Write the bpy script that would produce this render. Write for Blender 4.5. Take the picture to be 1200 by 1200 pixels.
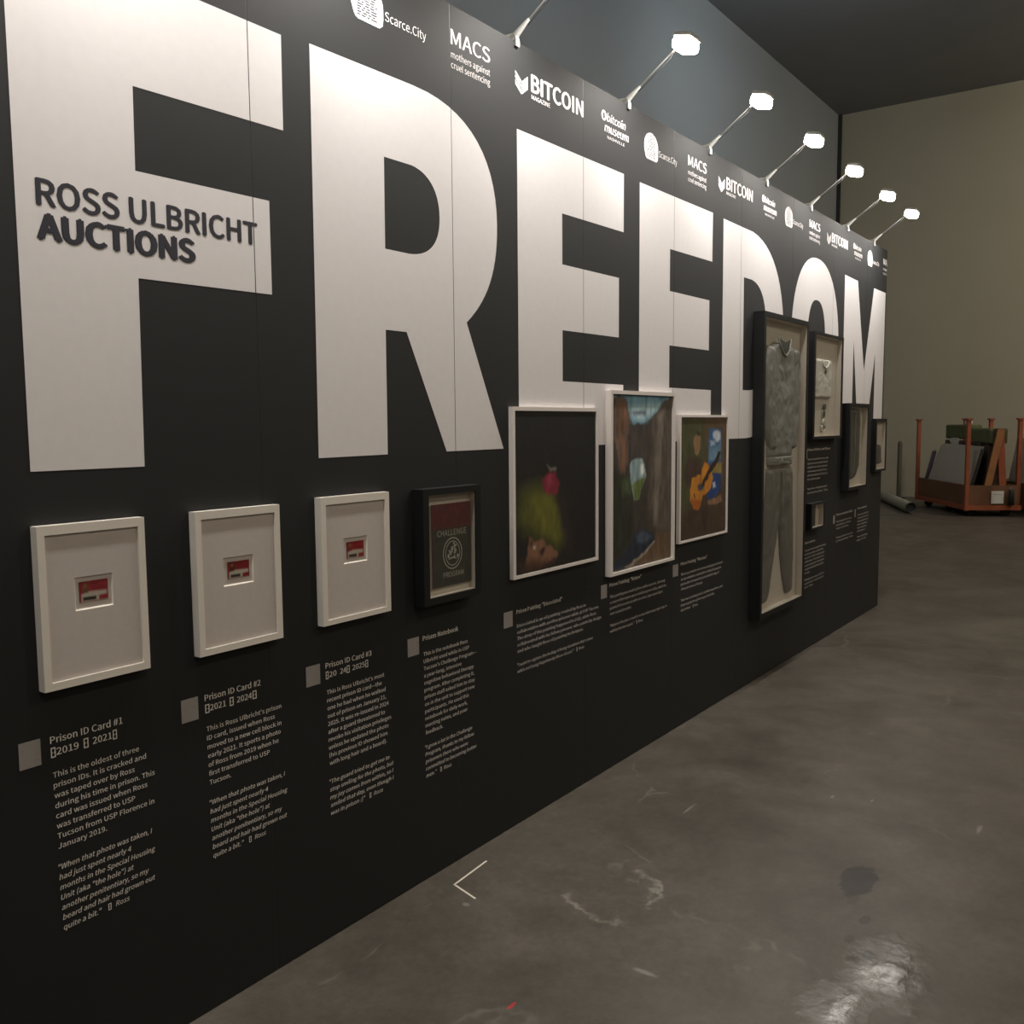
import bpy, bmesh, math, random
import numpy as np
from mathutils import Vector, Matrix

for o in list(bpy.data.objects):
    bpy.data.objects.remove(o)
SC = bpy.context.scene
COL = SC.collection
PI = math.pi

# ---------------------------------------------------------------- camera
cam_data = bpy.data.cameras.new('camera')
cam = bpy.data.objects.new('camera', cam_data)
COL.objects.link(cam)
cam_data.sensor_width = 36.0
cam_data.lens = 33.03032
cam_data.clip_end = 200
cam.matrix_world = Matrix(((0.580406, 0.080536, -0.810335, 0.000000), (-0.814287, 0.047519, -0.578514, -2.100000), (-0.008085, 0.995618, 0.093159, 1.596630), (0, 0, 0, 1)))
SC.camera = cam

# ---------------------------------------------------------------- world, exposure
W = bpy.data.worlds.new('world'); SC.world = W; W.use_nodes = True
W.node_tree.nodes['Background'].inputs[0].default_value = (0.55, 0.6, 0.7, 1)
W.node_tree.nodes['Background'].inputs[1].default_value = 0.05
SC.view_settings.view_transform = 'Standard'
SC.view_settings.look = 'None'
SC.view_settings.gamma = 1.0
SC.view_settings.use_curve_mapping = False
SC.view_settings.exposure = 0.0

HALL_H = 8.1
LAMP_W = 6.0
FILL_W = 105.0
WALL_FILL_W = {'cooler rear farthest': 78.0, 'cooler rear far': 42.0, 'cooler rear middle': 22.0, 'cooler rear near': 15.0, 'end wall left': 210.0, 'end wall right': 160.0}  # strength of the added fill on the left and back walls
LAMP_X = [-0.42, 0.42, 1.27, 2.13, 2.99, 3.86, 4.75, 5.58, 6.40, 7.24, 7.97]

def area_light(name, loc, target, size, power, color, shape='SQUARE', spread=None):
    ld = bpy.data.lights.new(name, 'AREA'); ld.shape = shape; ld.size = size
    ld.energy = power; ld.color = color
    if spread: ld.spread = spread
    o = bpy.data.objects.new(name, ld); COL.objects.link(o)
    o.location = loc
    o.rotation_euler = (Vector(target) - Vector(loc)).to_track_quat('-Z', 'Y').to_euler()
    return o

# ---------------------------------------------------------------- helpers
def lin(h):
    h = h.lstrip('#')
    out = []
    for i in (0, 2, 4):
        c = int(h[i:i + 2], 16) / 255
        out.append(c / 12.92 if c <= 0.04045 else ((c + 0.055) / 1.055) ** 2.4)
    return (out[0], out[1], out[2], 1.0)

def mat(name, color, rough=0.6, metal=0.0, noise=0.0, scale=20.0, bump=0.0, emis=None, spec=0.5, sheen=0.0):
    m = bpy.data.materials.new(name); m.use_nodes = True
    nt = m.node_tree; b = nt.nodes['Principled BSDF']
    c = lin(color) if isinstance(color, str) else color
    b.inputs['Base Color'].default_value = c
    b.inputs['Roughness'].default_value = rough
    b.inputs['Metallic'].default_value = metal
    b.inputs['Specular IOR Level'].default_value = spec
    if sheen:
        b.inputs['Sheen Weight'].default_value = sheen
        b.inputs['Sheen Roughness'].default_value = 0.5
    if noise or bump:
        tc = nt.nodes.new('ShaderNodeTexCoord')
        n = nt.nodes.new('ShaderNodeTexNoise'); n.inputs['Scale'].default_value = scale
        n.inputs['Detail'].default_value = 5
        nt.links.new(tc.outputs['Object'], n.inputs['Vector'])
        if noise:
            mx = nt.nodes.new('ShaderNodeMix'); mx.data_type = 'RGBA'
            mx.inputs[6].default_value = tuple(max(0, v * (1 - noise)) for v in c[:3]) + (1,)
            mx.inputs[7].default_value = tuple(min(1, v * (1 + noise)) for v in c[:3]) + (1,)
            nt.links.new(n.outputs['Fac'], mx.inputs[0]); nt.links.new(mx.outputs[2], b.inputs['Base Color'])
        if bump:
            bp = nt.nodes.new('ShaderNodeBump'); bp.inputs['Strength'].default_value = bump
            bp.inputs['Distance'].default_value = 0.01
            nt.links.new(n.outputs['Fac'], bp.inputs['Height']); nt.links.new(bp.outputs['Normal'], b.inputs['Normal'])
    if emis:
        b.inputs['Emission Color'].default_value = lin(emis[0]); b.inputs['Emission Strength'].default_value = emis[1]
    return m

def vcol_mat(name, rough=0.5, bump=0.0):
    m = bpy.data.materials.new(name); m.use_nodes = True
    nt = m.node_tree; b = nt.nodes['Principled BSDF']
    a = nt.nodes.new('ShaderNodeAttribute'); a.attribute_name = 'Col'
    nt.links.new(a.outputs['Color'], b.inputs['Base Color'])
    b.inputs['Roughness'].default_value = rough
    if bump:
        tc = nt.nodes.new('ShaderNodeTexCoord'); n = nt.nodes.new('ShaderNodeTexNoise')
        n.inputs['Scale'].default_value = 90; nt.links.new(tc.outputs['Object'], n.inputs['Vector'])
        bp = nt.nodes.new('ShaderNodeBump'); bp.inputs['Strength'].default_value = bump; bp.inputs['Distance'].default_value = 0.003
        nt.links.new(n.outputs['Fac'], bp.inputs['Height']); nt.links.new(bp.outputs['Normal'], b.inputs['Normal'])
    return m

M = {}
M['print_black'] = mat('black printed panel', (0.0028, 0.0034, 0.0046, 1), rough=0.72, noise=0.15, scale=60, spec=0.62)
M['print_white'] = mat('white print', (0.79, 0.76, 0.765, 1), rough=0.55, noise=0.04, scale=35)
M['print_dark'] = mat('dark ink', (0.03, 0.03, 0.045, 1), rough=0.5)
M['text_white'] = mat('pale ink', (0.82, 0.78, 0.74, 1), rough=0.6)
M['code_grey'] = mat('grey ink', (0.33, 0.31, 0.30, 1), rough=0.6, noise=0.25, scale=300)
M['seam'] = mat('grey seam', (0.03, 0.03, 0.03, 1), rough=0.5)
M['white_frame'] = mat('white painted wood', (0.80, 0.75, 0.68, 1), rough=0.4, noise=0.03, scale=40)
M['white_frame_b'] = mat('warm white lacquer', (0.82, 0.76, 0.72, 1), rough=0.4, noise=0.03, scale=40)
M['matboard'] = mat('off white mat board', (0.58, 0.525, 0.495, 1), rough=0.9, noise=0.06, scale=60)
M['bevel'] = mat('mat board core', (0.85, 0.8, 0.72, 1), rough=0.8)
M['black_frame'] = mat('black stained wood', (0.0035, 0.004, 0.0048, 1), rough=0.6, spec=0.4)
M['linen'] = mat('beige linen backing', (0.62, 0.545, 0.475, 1), rough=0.95, noise=0.06, scale=120)
M['paint'] = vcol_mat('oil paint', 0.6, 0.12)
M['card'] = vcol_mat('laminated card', 0.35)
M['cover'] = vcol_mat('worn notebook cover', 0.6, 0.1)
M['cloth_grey'] = mat('grey sweat fabric', (0.25, 0.245, 0.235, 1), rough=0.75, noise=0.25, scale=14, bump=0.5)
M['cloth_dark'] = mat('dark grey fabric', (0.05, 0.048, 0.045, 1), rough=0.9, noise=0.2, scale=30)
M['cloth_leg'] = mat('worn grey trouser fabric', (0.17, 0.158, 0.145, 1), rough=0.6, noise=0.25, scale=14, bump=0.5)
M['cloth_white'] = mat('white cotton', (0.66, 0.62, 0.56, 1), rough=0.9, noise=0.05, scale=40, bump=0.3)
M['steel'] = mat('brushed metal', (0.55, 0.55, 0.53, 1), rough=0.35, metal=0.8)
M['clamp'] = mat('pale clear plastic', (0.6, 0.6, 0.57, 1), rough=0.3)
M['lamp_body'] = mat('light grey lamp housing', (0.5, 0.5, 0.48, 1), rough=0.4)
M['led'] = mat('lit led panel', (1, 1, 1, 1), emis=('FFF3E2', 54.0))
M['fill_glow'] = mat('lit fill lamp lens', (1, 1, 1, 1), emis=('FFE9C8', 30.0))  # glow of the unseen fill lamps
M['orange'] = mat('chipped orange paint', (0.30, 0.075, 0.028, 1), rough=0.6, noise=0.35, scale=5)
M['deck'] = mat('worn plywood deck', (0.15, 0.068, 0.03, 1), rough=0.8, noise=0.3, scale=3)
M['plank'] = mat('bare timber', (0.30, 0.125, 0.045, 1), rough=0.8, noise=0.3, scale=4)
M['board_grey'] = mat('grey white panel board', (0.44, 0.40, 0.33, 1), rough=0.8, noise=0.08, scale=3)
M['dark'] = mat('dark rubber', (0.02, 0.02, 0.02, 1), rough=0.7)
M['green'] = mat('olive green bag', (0.105, 0.115, 0.048, 1), rough=0.9, noise=0.4, scale=7)
M['brown'] = mat('dark brown bundle', (0.07, 0.045, 0.03, 1), rough=0.9, noise=0.5, scale=9)
M['paper'] = mat('white paper', (0.6, 0.58, 0.52, 1), rough=0.8)
M['purple'] = mat('dusty purple wrap', (0.10, 0.08, 0.10, 1), rough=0.8)
M['tube'] = mat('grey cardboard tube', (0.34, 0.32, 0.25, 1), rough=0.8, noise=0.15, scale=6)
M['tape'] = mat('white tape', (0.8, 0.74, 0.64, 1), rough=0.6)
M['wall_b'] = mat('warm grey painted concrete', (0.36, 0.33, 0.25, 1), rough=0.9, noise=0.06, scale=0.9, bump=0.1)
M['wall_l'] = mat('haze-tinted grey wall', (0.26, 0.275, 0.28, 1), rough=0.9, noise=0.06, scale=0.7)  # bluish haze is put into this wall colour
M['ceil'] = mat('dark grey roof deck', (0.22, 0.22, 0.225, 1), rough=0.9, noise=0.1, scale=1.5)

def glazing_mat():
    m = bpy.data.materials.new('clear acrylic'); m.use_nodes = True
    nt = m.node_tree; nt.nodes.remove(nt.nodes['Principled BSDF'])
    out = nt.nodes['Material Output']
    t = nt.nodes.new('ShaderNodeBsdfTransparent'); t.inputs[0].default_value = (0.96, 0.97, 0.965, 1)
    g = nt.nodes.new('ShaderNodeBsdfGlossy'); g.inputs['Roughness'].default_value = 0.12
    f = nt.nodes.new('ShaderNodeFresnel'); f.inputs[0].default_value = 1.25
    mx = nt.nodes.new('ShaderNodeMixShader')
    gm = nt.nodes.new('ShaderNodeNewGeometry'); mm = nt.nodes.new('ShaderNodeMath'); mm.operation = 'MULTIPLY'; iv = nt.nodes.new('ShaderNodeMath'); iv.operation = 'SUBTRACT'; iv.inputs[0].default_value = 1.0
    nt.links.new(gm.outputs['Backfacing'], iv.inputs[1]); nt.links.new(iv.outputs[0], mm.inputs[0]); nt.links.new(f.outputs[0], mm.inputs[1]); nt.links.new(mm.outputs[0], mx.inputs[0]); nt.links.new(t.outputs[0], mx.inputs[1]); nt.links.new(g.outputs[0], mx.inputs[2])
    nt.links.new(mx.outputs[0], out.inputs[0])
    return m
M['acrylic'] = glazing_mat()

def floor_mat():
    m = bpy.data.materials.new('polished stained concrete'); m.use_nodes = True
    nt = m.node_tree; b = nt.nodes['Principled BSDF']; L = nt.links.new
    tc = nt.nodes.new('ShaderNodeTexCoord')
    def noise(scale, detail=6, rough=0.6, dist=0.0):
        n = nt.nodes.new('ShaderNodeTexNoise'); n.inputs['Scale'].default_value = scale
        n.inputs['Detail'].default_value = detail; n.inputs['Roughness'].default_value = rough
        n.inputs['Distortion'].default_value = dist
        L(tc.outputs['Object'], n.inputs['Vector']); return n
    def ramp(src, p0, c0, p1, c1):
        r = nt.nodes.new('ShaderNodeValToRGB'); r.color_ramp.elements[0].position = p0; r.color_ramp.elements[0].color = c0
        r.color_ramp.elements[1].position = p1; r.color_ramp.elements[1].color = c1
        L(src, r.inputs[0]); return r.outputs[0]
    def mixc(f, a, c, kind='MIX'):
        x = nt.nodes.new('ShaderNodeMix'); x.data_type = 'RGBA'; x.blend_type = kind
        if isinstance(f, float): x.inputs[0].default_value = f
        else: L(f, x.inputs[0])
        for i, v in ((6, a), (7, c)):
            if isinstance(v, tuple): x.inputs[i].default_value = v
            else: L(v, x.inputs[i])
        return x.outputs[2]
    def mth(op, a, c=0.0):
        x = nt.nodes.new('ShaderNodeMath'); x.operation = op
        for i, v in ((0, a), (1, c)):
            if isinstance(v, (int, float)): x.inputs[i].default_value = v
            else: L(v, x.inputs[i])
        return x.outputs[0]
    base = ramp(noise(1.1, 8, 0.62, 0.6).outputs['Fac'], 0.30, (0.066, 0.056, 0.046, 1), 0.72, (0.125, 0.110, 0.092, 1))
    spots = ramp(noise(5, 5, 0.6).outputs['Fac'], 0.25, (0.80, 0.80, 0.80, 1), 0.75, (1.20, 1.20, 1.19, 1))
    base = mixc(1.0, base, spots, 'MULTIPLY')
    fine = ramp(noise(28, 6, 0.75).outputs['Fac'], 0.3, (0.82, 0.82, 0.82, 1), 0.7, (1.18, 1.18, 1.18, 1))
    base = mixc(1.0, base, fine, 'MULTIPLY')
    sep = nt.nodes.new('ShaderNodeSeparateXYZ'); L(tc.outputs['Object'], sep.inputs[0])
    wob = noise(9, 4).outputs['Fac']
    wob2 = noise(22, 5).outputs['Fac']
    def dist(cx, cy, rx, ry, wamp=1.6):
        dx = mth('DIVIDE', mth('SUBTRACT', sep.outputs[0], cx), rx); dy = mth('DIVIDE', mth('SUBTRACT', sep.outputs[1], cy), ry)
        d = mth('SQRT', mth('ADD', mth('MULTIPLY', dx, dx), mth('MULTIPLY', dy, dy)))
        return mth('ADD', d, mth('MULTIPLY', mth('SUBTRACT', wob2 if wamp < 1 else wob, 0.5), wamp))
    # pale ring stain beside the wall
    d = dist(2.68, -0.60, 0.17, 0.13)
    ring = mth('MULTIPLY', ramp(mth('ABSOLUTE', mth('SUBTRACT', d, 1.0)), 0.0, (1, 1, 1, 1), 0.16, (0, 0, 0, 1)), ramp(noise(5, 4).outputs['Fac'], 0.47, (0, 0, 0, 1), 0.6, (0.6, 0.6, 0.6, 1)))
    base = mixc(ring, base, (0.36, 0.335, 0.29, 1))
    # dark oil patches
    for cx, cy, rx, ry, s in ((3.26, -1.245, 0.13, 0.065, 0.85), (3.12, -1.27, 0.05, 0.02, 0.35), (3.00, -1.34, 0.035, 0.018, 0.6), (2.86, -1.33, 0.03, 0.016, 0.5), (2.80, -1.40, 0.04, 0.014, 0.5), (2.75, -1.37, 0.02, 0.02, 0.5)):
        f = ramp(dist(cx, cy, rx, ry, 0.9), 0.85, (s, s, s, 1), 1.0, (0, 0, 0, 1))
        base = mixc(f, base, (0.03, 0.026, 0.023, 1))
    # white flecks
    for cx, cy, rx, ry in ((3.95, -1.52, 0.05, 0.012), (2.34, -0.90, 0.012, 0.05), (3.50, -0.50, 0.07, 0.007), (3.95, -0.95, 0.02, 0.008), (4.0, -1.10, 0.02, 0.006), (2.35, -0.22, 0.015, 0.02)):
        f = ramp(dist(cx, cy, rx, ry), 0.5, (0.45, 0.45, 0.45, 1), 1.0, (0, 0, 0, 1))
        base = mixc(f, base, (0.36, 0.34, 0.30, 1))
    f = ramp(dist(1.99, -0.665, 0.022, 0.006), 0.7, (0.9, 0.9, 0.9, 1), 1.0, (0, 0, 0, 1))
    base = mixc(f, base, (0.5, 0.03, 0.04, 1))
    # hairline scratches
    v = nt.nodes.new('ShaderNodeTexVoronoi'); v.feature = 'DISTANCE_TO_EDGE'; v.inputs['Scale'].default_value = 1.3
    n3 = noise(1.7, 4); mx = nt.nodes.new('ShaderNodeMix'); mx.data_type = 'VECTOR'; mx.inputs[0].default_value = 0.3
    L(tc.outputs['Object'], mx.inputs[4]); L(n3.outputs['Color'], mx.inputs[5]); L(mx.outputs[1], v.inputs['Vector'])
    cr = ramp(v.outputs['Distance'], 0.0, (0.28, 0.28, 0.28, 1), 0.007, (0, 0, 0, 1))
    base = mixc(mth('MULTIPLY', cr, ramp(noise(3, 3).outputs['Fac'], 0.5, (0, 0, 0, 1), 0.6, (1, 1, 1, 1))), base, (0.3, 0.28, 0.24, 1))
    L(base, b.inputs['Base Color'])
    rg = ramp(noise(3.5, 7, 0.7).outputs['Fac'], 0.3, (0.36, 0.36, 0.36, 1), 0.7, (0.50, 0.50, 0.50, 1))
    L(rg, b.inputs['Roughness'])
    b.inputs['Specular IOR Level'].default_value = 0.30
    # glossy, pitted patches of sealer
    pm = ramp(mth('MINIMUM', dist(2.74, -1.47, 0.24, 0.13), dist(2.50, -1.40, 0.14, 0.10)), 0.2, (1, 1, 1, 1), 1.5, (0, 0, 0, 1))
    L(mth('SUBTRACT', rg, mth('MULTIPLY', pm, 0.22)), b.inputs['Roughness'])
    L(mth('ADD', 0.28, mth('MULTIPLY', pm, 0.62)), b.inputs['Specular IOR Level'])
    bp = nt.nodes.new('ShaderNodeBump'); bp.inputs['Strength'].default_value = 0.22; bp.inputs['Distance'].default_value = 0.006
    L(noise(14, 3, 0.5).outputs['Fac'], bp.inputs['Height'])
    b2 = nt.nodes.new('ShaderNodeBump'); b2.inputs['Strength'].default_value = 1.0; b2.inputs['Distance'].default_value = 0.006
    L(mth('MULTIPLY', pm, noise(10, 3, 0.45).outputs['Fac']), b2.inputs['Height']); L(bp.outputs['Normal'], b2.inputs['Normal'])
    L(b2.outputs['Normal'], b.inputs['Normal'])
    return m
M['floor'] = floor_mat()

def link(name, me, m, parent=None):
    o = bpy.data.objects.new(name, me); COL.objects.link(o)
    if m is not None:
        if isinstance(m, str): m = M[m]
        me.materials.clear(); me.materials.append(m)
    if parent is not None: o.parent = parent
    return o

def tag(o, label=None, cat=None, group=None, kind=None):
    if label: o['label'] = label
    if cat: o['category'] = cat
    if group: o['group'] = group
    if kind: o['kind'] = kind
    return o

def thing(name, loc, label, cat, group=None, rz=0.0):
    o = bpy.data.objects.new(name, None); COL.objects.link(o)
    o.empty_display_size = 0.05; o.location = loc; o.rotation_euler = (0, 0, rz)
    return tag(o, label, cat, group)

class MB:
    """collects shapes in one bmesh; coordinates local to the parent"""
    def __init__(s): s.b = bmesh.new()
    def box(s, x0, x1, y0, y1, z0, z1, bev=0.0, mtx=None):
        c = Vector(((x0 + x1) / 2, (y0 + y1) / 2, (z0 + z1) / 2))
        r = bmesh.ops.create_cube(s.b, size=1.0, matrix=Matrix.Translation(c) @ Matrix.Diagonal((abs(x1 - x0), abs(y1 - y0), abs(z1 - z0), 1)))
        vs = r['verts']
        if bev:
            es = list({e for v in vs for e in v.link_edges})
            rr = bmesh.ops.bevel(s.b, geom=es, offset=bev, segments=2, profile=0.5, affect='EDGES')
            vs = [v for v in rr['verts']]
            vs = list({v for f in rr['faces'] for v in f.verts} | set(vs))
        if mtx is not None: bmesh.ops.transform(s.b, matrix=mtx, verts=vs)
        return s
    def tube(s, pts, r, seg=10, r2=None, cap=True):
        pts = [Vector(p) for p in pts]; rings = []
        n = len(pts)
        for i, p in enumerate(pts):
            d = (pts[min(i + 1, n - 1)] - pts[max(i - 1, 0)]).normalized()
            a = d.orthogonal().normalized() if i == 0 else (rings_a - d * rings_a.dot(d)).normalized()
            rings_a = a; c = d.cross(a)
            rr = r if r2 is None else r + (r2 - r) * i / (n - 1)
            rings.append([s.b.verts.new(p + (a * math.cos(t) + c * math.sin(t)) * rr) for t in [2 * PI * k / seg for k in range(seg)]])
        for a_, b_ in zip(rings, rings[1:]):
            for k in range(seg): s.b.faces.new((a_[k], a_[(k + 1) % seg], b_[(k + 1) % seg], b_[k]))
        if cap:
            s.b.faces.new(list(reversed(rings[0]))); s.b.faces.new(rings[-1])
        return s
    def prism(s, pts, y0, y1):
        """polygon in x,z extruded along y"""
        a = [s.b.verts.new((x, y0, z)) for x, z in pts]; c = [s.b.verts.new((x, y1, z)) for x, z in pts]
        n = len(pts); s.b.faces.new(a); s.b.faces.new(list(reversed(c)))
        for i in range(n): s.b.faces.new((a[i], c[i], c[(i + 1) % n], a[(i + 1) % n]))
        return s
    def flat(s, loops, y):
        """filled polygon with holes (x,z loops) lying at y"""
        es = []
        for lp in loops:
            lp = [p for i, p in enumerate(lp) if math.dist(p, lp[i - 1]) > 1e-6]
            vs = [s.b.verts.new((x, y, z)) for x, z in lp]
            es += [s.b.edges.new((vs[i], vs[(i + 1) % len(vs)])) for i in range(len(vs))]
        bmesh.ops.triangle_fill(s.b, edges=es, use_beauty=True, normal=(0, -1, 0))
        return s
    def text(s, *a, **k):
        s.b.from_mesh(text_mesh(*a, **k)); return s
    def build(s, name, m, parent=None, smooth=False):
        bmesh.ops.recalc_face_normals(s.b, faces=s.b.faces)
        me = bpy.data.meshes.new(name); s.b.to_mesh(me); s.b.free()
        if smooth:
            for p in me.polygons: p.use_smooth = True
        return link(name, me, m, parent)

_cache = {}
try:                      # the grotesque that ships inside Blender itself; the built-in face otherwise
    FONT = bpy.data.fonts.load(bpy.utils.system_resource('DATAFILES', path='fonts') + '/Noto Sans CJK Regular.woff2')
except Exception:
    FONT = None
def raw_text(body, bold=0.0, shear=0.0, res=3):
    key = (body, shear, res)
    if key not in _cache:
        cu = bpy.data.curves.new('t', 'FONT'); cu.body = body; cu.size = 1.0
        cu.resolution_u = res; cu.offset = 0.0
        if FONT: cu.font = FONT
        cu.shear = shear; cu.fill_mode = 'FRONT'
        o = bpy.data.objects.new('t', cu); COL.objects.link(o)
        dg = bpy.context.evaluated_depsgraph_get()
        me = bpy.data.meshes.new_from_object(o.evaluated_get(dg))
        bpy.data.objects.remove(o); bpy.data.curves.remove(cu)
        v = np.empty(len(me.vertices) * 3, dtype=np.float32); me.vertices.foreach_get('co', v); v = v.reshape(-1, 3)
        _cache[key] = (me, v, (v[:, 0].min(), v[:, 0].max(), v[:, 1].min(), v[:, 1].max()) if len(v) else (0, 1, 0, 1))
    return _cache[key]
CAP = None
def text_mesh(body, x, z, w=None, cap=0.02, y=-0.0008, bold=0.0, shear=0.0, res=3, sx=None, italic_fix=False):
    """one line, baseline at z, left edge at x; fitted to width w or x-scale sx; cap = capital height"""
    global CAP
    if CAP is None: CAP = raw_text('H')[2][3]
    me, v, (a, b_, c, d) = raw_text(body, bold, shear, res)
    sz = cap / CAP
    sxx = (w / (b_ - a)) if w else (sx if sx else sz)
    m2 = me.copy()
    nv = np.empty_like(v); nv[:, 0] = x + (v[:, 0] - a) * sxx; nv[:, 1] = y; nv[:, 2] = z + v[:, 1] * sz
    m2.vertices.foreach_set('co', nv.ravel())
    if bold > 0:          # heavier weight: the same outline struck again a hair to each side
        bm = bmesh.new(); q = bold * cap / 0.7 * 1.3
        steps = [(-q, 0), (q, 0), (0, -q * .55), (0, q * .55), (-q * .5, 0), (q * .5, 0)] if bold > 0.02 else [(-q, 0), (q, 0)]
        bm.from_mesh(m2)
        for k, (dx, dz) in enumerate(steps):
            m3 = m2.copy(); mv = nv.copy(); mv[:, 1] -= 0.00008 * (k + 1); mv[:, 0] += dx; mv[:, 2] += dz; m3.vertices.foreach_set('co', mv.ravel()); bm.from_mesh(m3)
        bm.to_mesh(m2); bm.free()
    return m2

def bez(p0, p1, p2, p3, n=14):
    out = []
    for i in range(n):
        t = i / n; u = 1 - t
        out.append((u**3 * p0[0] + 3 * u * u * t * p1[0] + 3 * u * t * t * p2[0] + t**3 * p3[0],
                    u**3 * p0[1] + 3 * u * u * t * p1[1] + 3 * u * t * t * p2[1] + t**3 * p3[1]))
    return out

# ---------------------------------------------------------------- hall (setting)
def struct(name, x0, x1, y0, y1, z0, z1, m):
    return tag(MB().box(x0, x1, y0, y1, z0, z1).build(name, m), kind='structure')
struct('floor', -14, 21.4, -24, 4.6, -0.2, 0, 'floor')
struct('wall_back', 21.0, 21.3, -24, 4.5, 0, HALL_H, 'wall_b')
struct('wall_left', -14, 21.0, 4.22, 4.5, 0, HALL_H, 'wall_l')
struct('wall_right', -14, 21.3, -24.3, -24, 0, HALL_H, 'wall_b')
struct('wall_front', -14.3, -14, -24.3, 4.5, 0, HALL_H, 'wall_b')
struct('ceiling', -14.3, 21.3, -24.3, 4.5, HALL_H, HALL_H + 0.2, 'ceil')
struct('trim_1', 20.93, 21.0, 4.15, 4.22, 0, HALL_H, M['dark'])

# unseen lamps added under the roof to brighten hall, left wall and back wall
FILL_LAMPS = [(14.0, -5, 'far'), (14.0, -11, 'far right'), (7.0, -6, 'middle'), (7.0, -13, 'middle right'), (0.0, -6, 'near'), (0.0, -13, 'near right'), (17.3, -4.6, 'end wall left'), (17.3, -10, 'end wall right'), (12.6, 1.3, 'cooler rear farthest'), (8.5, 1.2, 'cooler rear far'), (4.2, 1.2, 'cooler rear middle'), (0.0, 1.2, 'cooler rear near')]
AIM = {'cooler rear farthest': (17.0, 4.2, 6.2), 'cooler rear far': (12.0, 4.2, 6.2), 'cooler rear middle': (6.5, 4.2, 5.5), 'end wall left': (21, 1.5, 5.0), 'end wall right': (21, -8, 4.0)}
for i, (x, y, w_) in enumerate(FILL_LAMPS):
    t = thing('unseen_fill_lamp', (x, y, HALL_H - 0.75), 'unseen round fill lamp added under the roof, the %s one, outside the picture' % w_, 'fill lamp', 'unseen fill lamps under the roof')
    b = MB(); b.tube([(0, 0, 0.75), (0, 0, 0.3)], 0.012, 8); b.build('suspension_rod', 'steel', t)
    b = MB(); b.tube([(0, 0, 0.32), (0, 0, 0.18), (0, 0, 0.0)], 0.10, 24, r2=0.22); b.build('reflector', 'lamp_body', t)
    b = MB(); b.tube([(0, 0, 0.0), (0, 0, -0.012)], 0.18, 24); b.build('lens', 'fill_glow', t)
    cool = w_.startswith('cooler')
    area_light('fill_uplight', (x, y, HALL_H - 0.40), (x, y, HALL_H), 0.2, 70.0 if cool else 26.0, (0.9, 0.95, 1.0) if cool else (1.0, 0.88, 0.7), 'DISK')  # added upward fill for the ceiling and upper walls
    aim = AIM.get(w_, (x, y, 0))
    area_light('fill_light', (x, y, HALL_H - 0.79), aim, 0.36, WALL_FILL_W.get(w_, FILL_W), (0.80, 0.92, 1.0) if cool else (1.0, 0.88, 0.70), 'DISK')  # added fill; cool ones stand in for haze over the left wall

# ---------------------------------------------------------------- display wall
X0, X1, TOPZ = -0.86, 8.40, 3.02
SEAMS = [0.005, 0.87, 1.735, 2.60, 3.475, 4.34, 5.205, 6.07, 6.935, 7.80]
wall = thing('display_wall', (0, 0, 0), 'long black freestanding exhibition wall printed with giant white word FREEDOM', 'display wall')
ed = [X0] + SEAMS + [X1]
for a, b_ in zip(ed, ed[1:]):
    MB().box(a + 0.0012, b_ - 0.0012, 0.0, 0.045, 0.004, TOPZ, bev=0.0015).build('panel', 'print_black', wall)
for s in SEAMS:
    MB().box(s - 0.0011, s + 0.0011, 0.0007, 0.045, 0.004, TOPZ - 0.002).build('seam_strip', 'seam', wall)
for x in [0.45 + 1.73 * k for k in range(-0, 5)]:
    b = MB(); b.box(x - 0.02, x + 0.02, 0.046, 0.07, 0, 2.9); b.box(x - 0.02, x + 0.02, 0.07, 0.75, 0, 0.04)
    b.tube([(x, 0.72, 0.03), (x, 0.07, 1.6)], 0.012, 6); b.build('rear_brace', 'steel', wall)

def cut_print(mb, lo, hi):
    """opens a hairline where the print crosses a panel joint"""
    for s in SEAMS:
        if lo < s < hi:
            for d in (-0.0014, 0.0014):
                bmesh.ops.bisect_plane(mb.b, geom=mb.b.verts[:] + mb.b.edges[:] + mb.b.faces[:], plane_co=(s + d, 0, 0), plane_no=(1, 0, 0))
            kill = [f for f in mb.b.faces if abs(f.calc_center_median().x - s) < 0.0013]
            bmesh.ops.delete(mb.b, geom=kill, context='FACES')
YP = -0.0008
TP, BS = 2.700, 1.499
letters = {}
letters['F'] = [[(1.086, BS), (1.371, BS), (1.377, 1.959), (1.792, 1.963), (1.792, 2.219), (1.381, 2.215), (1.384, 2.414), (1.850, 2.422), (1.852, 2.680), (1.086, 2.680)]]
letters['R'] = [[(1.95, 1.500), (2.250, 1.502), (2.252, 1.901), (2.352, 1.901), (2.550, 1.503), (2.889, 1.504), (2.672, 1.958)]
                + bez((2.672, 1.958), (2.80, 2.05), (2.860, 2.16), (2.860, 2.325)) + bez((2.860, 2.325), (2.860, 2.56), (2.70, 2.698), (2.42, 2.698)) + [(2.40, 2.698), (1.957, 2.690)],
                [(2.257, 2.156), (2.37, 2.156)] + bez((2.37, 2.156), (2.48, 2.160), (2.530, 2.215), (2.530, 2.298)) + bez((2.530, 2.298), (2.530, 2.39), (2.47, 2.443), (2.37, 2.443)) + [(2.260, 2.441)]]
for key, x0, xi, xa, xm in (('E', 2.992, 3.308, 3.824, 3.781), ('E2', 3.976, 4.295, 4.804, 4.771)):
    letters[key] = [[(x0, BS + 0.003), (xa, BS + 0.003), (xa, 1.771), (xi, 1.771), (xi, 1.979), (xm, 1.982), (xm, 2.246), (xi, 2.244), (xi, 2.447), (xa, 2.453), (xa, 2.708), (x0, 2.703)]]
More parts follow.
